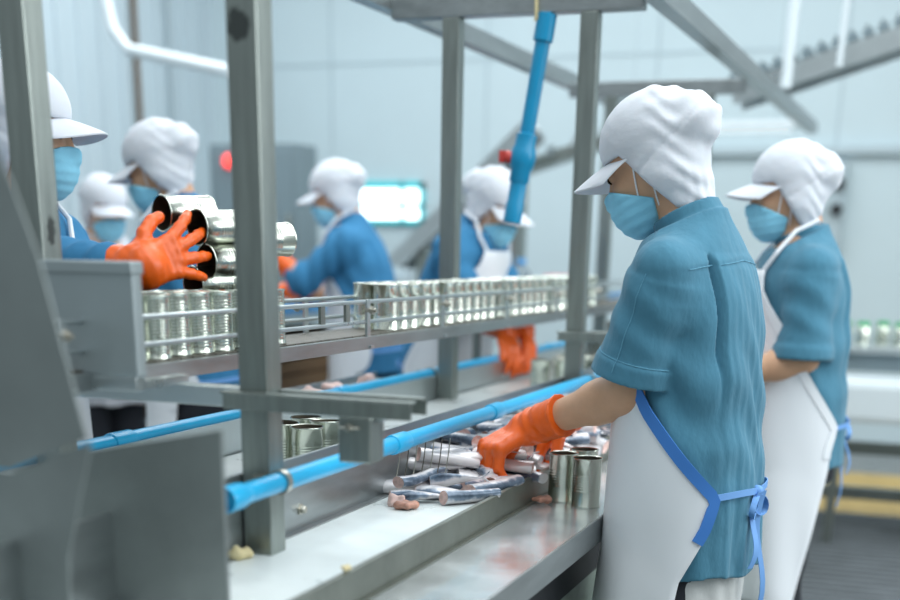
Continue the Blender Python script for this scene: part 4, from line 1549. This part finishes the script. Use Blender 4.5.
# conduit, strip light bar and valve box on the back wall
tag(MB().box((-1.75, 9.44, 1.965), (3.0, 9.49, 2.02), bev=0.006).build('cable_duct', M['joint']), 'long horizontal cable duct on the back wall at right', 'duct')
sb = thing('strip_light', 'pale strip light hanging below the far end of the gantry', 'light', (-1.6, 8.6, 2.1))
part(MB().box((-2.15, 8.55, 2.06), (-0.95, 8.66, 2.10), bev=0.01), 'housing', M['whitep'], sb)
part(MB().tube([(-2.1, 8.6, 2.05), (-1.0, 8.6, 2.05)], 0.013, n=10), 'tube', M['lit2'], sb, smooth=True)
for x in (-2.0, -1.1):
    part(MB().tube([(x, 8.6, 2.1), (x, 8.6, 3.8)], 0.006, n=6), 'hanger', M['joint'], sb)
vb_ = thing('valve_box', 'grey wall box with two dark knobs behind the right hand worker', 'box', (-0.77, 9.4, 1.36))
part(MB().box((-0.86, 9.40, 1.36), (-0.70, 9.49, 1.92), bev=0.01), 'body', M['joint'], vb_)
for z in (1.78, 1.62):
    part(MB().lathe([(0.0001, 0.05), (0.035, 0.05), (0.04, 0.03), (0.03, 0)], (-0.74, 9.40, z), (0, -1, 0), n=14), 'knob', M['black'], vb_, smooth=True)

# bench at right
rb = thing('steel_bench', 'blurred pale steel bench behind the worker at right', 'bench', (-0.25, 6.5, 0))
part(MB().box((-0.62, 6.4, 0.885), (0.55, 7.0, 0.915), bev=0.005), 'worktop', M['steel_light'], rb)
part(MB().box((-0.60, 6.45, 0.80), (0.55, 6.95, 0.885)), 'apron_rail', M['cab'], rb)
part(MB().box((-0.405, 6.05, 0.60), (0.40, 6.42, 0.785), bev=0.03), 'front_tray', M['whitep'], rb)
part(MB().box((-0.60, 6.5, 0.40), (0.55, 6.54, 0.46)), 'lower_rail', M['steel'], rb)
part(MB().box((-0.60, 6.6, 0.16), (0.55, 6.66, 0.22)), 'foot_rail', M['steel'], rb)
for x in (-0.57, 0.0, 0.5):
    for yy in (6.45, 6.95):
        part(MB().box((x - 0.025, yy - 0.025, 0), (x + 0.025, yy + 0.025, 0.885)), 'leg', M['steel'], rb)
for x in (-0.36, 0.32):
    part(MB().box((x - 0.02, 6.10, 0), (x + 0.02, 6.14, 0.60)), 'tray_leg', M['steel'], rb)
for i, (x, yy) in enumerate(((-0.42, 6.62), (-0.33, 6.55), (-0.245, 6.66), (-0.16, 6.57), (-0.08, 6.64))):
    j = MB().lathe([(0.0001, 0), (0.032, 0), (0.034, 0.01), (0.034, 0.075), (0.026, 0.088)], n=16).build('jar', M['tin'], smooth=True)
    j.location = (x, yy, 0.915)
    l_ = MB().lathe([(0.029, 0.086), (0.030, 0.088), (0.030, 0.108), (0.0001, 0.110)], n=16).build('lid', M['green'], j, smooth=True)
    tag(j, 'small jar with green lid in the row on the steel bench at right', 'jar', 'green lidded jars on the bench')
gm = MB().box((-0.52, 4.4, 0.0), (0.12, 6.95, 0.03), bev=0.008)
yy = 4.5
while yy < 6.9:
    gm.box((-0.50, yy, 0.03), (0.10, yy + 0.03, 0.036))
    yy += 0.09
tag(gm.build('floor_mat', M['mat']), 'grey ribbed floor mat between the yellow floor and the worker at right', 'mat')
tag(MB().tube([(-0.42, 6.2, 0.60), (-0.50, 6.1, 0.45), (-0.52, 6.0, 0.2), (-0.54, 6.05, 0.02), (-0.50, 6.3, 0.02)], 0.013, n=10).build('hose', M['whitep'], smooth=True), 'pale hose curling down beside the front tray of the bench', 'hose')

# tables and gear between the line and the back wall
pb = thing('packing_bench', 'second packing bench with blue edge in front of the worker facing left', 'bench', (-3.1, 5.6, 0))
part(MB().box((-3.75, 4.9, 0.98), (-2.78, 7.2, 1.02), bev=0.005), 'worktop', M['steel_light'], pb)
part(MB().box((-2.79, 4.9, 1.02), (-2.76, 7.2, 1.075), bev=0.004), 'blue_edge', M['bluetub'], pb)
for yy in (5.0, 6.1, 7.1):
    for x in (-3.7, -2.83):
        part(MB().box((x - 0.03, yy - 0.03, 0), (x + 0.03, yy + 0.03, 0.98)), 'leg', M['steel'], pb)
wb = MB()
for k in range(4):
    wb.box((-3.6, 5.0 + 0.001 * k, 0.60 + k * 0.07), (-2.85, 7.1, 0.66 + k * 0.07), bev=0.004)
part(wb, 'lower_boards', M['wood'], pb)
part(MB().box((-3.6, 5.02, 0.3), (-2.85, 7.1, 0.34)), 'bottom_shelf', M['dark'], pb)
tag(MB().box((-3.16, 5.25, 1.02), (-2.95, 5.55, 1.10), bev=0.02).build('tub', M['pink']), 'small pink tub on the second packing bench', 'tub')
cr = thing('wooden_crate', 'low brown wooden crate on the floor at far left under the line', 'crate', (-3.75, 5.6, 0))
for k in range(3):
    part(MB().box((-4.25, 5.30, 0.05 + k * 0.20), (-3.80, 5.34, 0.22 + k * 0.20)), 'slat', M['wood'], cr)
    part(MB().box((-3.84, 5.34, 0.05 + k * 0.20), (-3.80, 5.85, 0.22 + k * 0.20)), 'slat', M['wood'], cr)
for x in (-4.25, -3.84):
    part(MB().box((x, 5.34, 0.0), (x + 0.04, 5.38, 0.64)), 'corner_post', M['wood'], cr)
part(MB().box((-4.25, 5.34, 0.02), (-3.80, 5.85, 0.05)), 'base', M['wood'], cr)

mt_ = thing('long_bench', 'long bench with pale blue front edge far behind the raised can conveyor', 'bench', (-1.9, 7.1, 0))
part(MB().box((-2.72, 6.95, 1.03), (-1.25, 7.4, 1.06)), 'worktop', M['steel_light'], mt_)
part(MB().box((-2.72, 6.93, 1.035), (-1.25, 6.95, 1.115), bev=0.005), 'blue_edge', M['bluetub'], mt_)
part(MB().box((-2.65, 7.0, 0.55), (-1.3, 7.4, 0.60)), 'shelf', M['steel'], mt_)
for x in (-2.68, -1.3):
    for yy in (7.0, 7.35):
        part(MB().box((x - 0.03, yy - 0.03, 0), (x + 0.03, yy + 0.03, 1.03)), 'leg', M['steel'], mt_)
bt = thing('bottle', 'dark blue bottle standing on the long bench behind the cans', 'bottle', (-2.25, 7.15, 1.06))
part(MB().lathe([(0.0001, 0), (0.055, 0), (0.058, 0.01), (0.058, 0.12), (0.05, 0.15), (0.022, 0.17), (0.022, 0.19)], (-2.25, 7.15, 1.06), n=18), 'body', M['cab'], bt, smooth=True)
part(MB().lathe([(0.026, 0.185), (0.026, 0.215), (0.0001, 0.217)], (-2.25, 7.15, 1.06), n=18), 'cap', M['bluetub'], bt, smooth=True)
tag(MB().box((-2.10, 7.05, 1.06), (-1.90, 7.3, 1.19), bev=0.02).build('tub', M['pink']), 'pink tub on the long bench next to the second front post', 'tub')
tag(MB().box((-2.66, 7.05, 1.06), (-2.52, 7.3, 1.15), bev=0.02).build('tub', M['pink']), 'pink tub at the left end of the long bench', 'tub')

# inclined elevators far behind
el = thing('elevator_conveyor', 'blurred steel elevator conveyor sloping up between the rear worker and the lit window', 'conveyor', (-3.0, 7.6, 0))
for yy in (7.5, 7.75):
    part(MB().beam((-3.35, yy, 1.08), (-2.35, yy, 1.98), 0.02, 0.10), 'side_rail', M['steel_light'], el)
part(MB().beam((-3.35, 7.62, 1.10), (-2.35, 7.62, 2.00), 0.22, 0.03), 'belt', M['whitep'], el)
part(MB().box((-3.05, 7.55, 0.0), (-2.99, 7.7, 1.32)).box((-2.46, 7.55, 0.0), (-2.40, 7.7, 1.86)), 'stand', M['steel'], el)
part(MB().box((-3.3, 7.42, 1.12), (-3.05, 7.5, 1.2), bev=0.01), 'motor', M['joint'], el)
e2 = thing('transfer_conveyor', 'thin dark steel conveyor arm sloping above the rear worker facing right', 'conveyor', (-2.3, 7.6, 0))
part(MB().beam((-2.75, 8.0, 1.73), (-1.90, 8.0, 1.98), 0.16, 0.07), 'arm', M['steel'], e2)
for k in range(5):
    part(MB().lathe([(0.0001, -0.09), (0.03, -0.09), (0.03, 0.09), (0.0001, 0.09)], (-2.65 + k * 0.16, 8.0, 1.80 + k * 0.047), (0, 1, 0), n=14), 'roller', M['steel_light'], e2, smooth=True)
part(MB().box((-2.02, 7.97, 0.0), (-1.96, 8.03, 1.92)), 'stand', M['steel'], e2)

# pale tray beyond the conveyor, and stacked trays by the second front post
tr = thing('steel_tray', 'pale steel tray lying at the end of the raised conveyor above the orange gloves', 'tray', (-1.47, 4.4, 1.07))
part(MB().box((-1.53, 4.25, 1.062), (-1.345, 4.75, 1.068)).box((-1.53, 4.25, 1.068), (-1.525, 4.75, 1.085)).box((-1.35, 4.25, 1.068), (-1.345, 4.75, 1.085)).box((-1.53, 4.25, 1.068), (-1.345, 4.255, 1.085)), 'pan', M['whitep'], tr)
for yy in (4.3, 4.7):
    part(MB().box((-1.52, yy - 0.012, 0), (-1.496, yy + 0.012, 1.062)), 'leg', M['steel'], tr)
sm = thing('can_turntable', 'steel deck with guide plates beyond the second front post', 'machine', (-1.17, 5.0, 0.95))
part(MB().box((-1.16, 4.72, 1.00), (-0.80, 5.35, 1.02), bev=0.003), 'deck', M['steel_light'], sm)
part(MB().box((-1.15, 4.74, 1.02), (-0.82, 4.76, 1.07)), 'guide_plate', M['steel'], sm)
part(MB().box((-1.15, 5.0, 1.02), (-0.82, 5.02, 1.11)), 'guide_plate', M['steel_light'], sm)
part(MB().box((-1.15, 5.25, 1.02), (-0.82, 5.27, 1.15)), 'guide_plate', M['steel'], sm)
for x in (-1.145, -0.82):
    part(MB().box((x - 0.012, 4.8, 0.836), (x + 0.012, 4.84, 1.0)), 'leg', M['steel'], sm)
    part(MB().box((x - 0.012, 5.2, 0.836), (x + 0.012, 5.24, 1.0)), 'leg', M['steel'], sm)
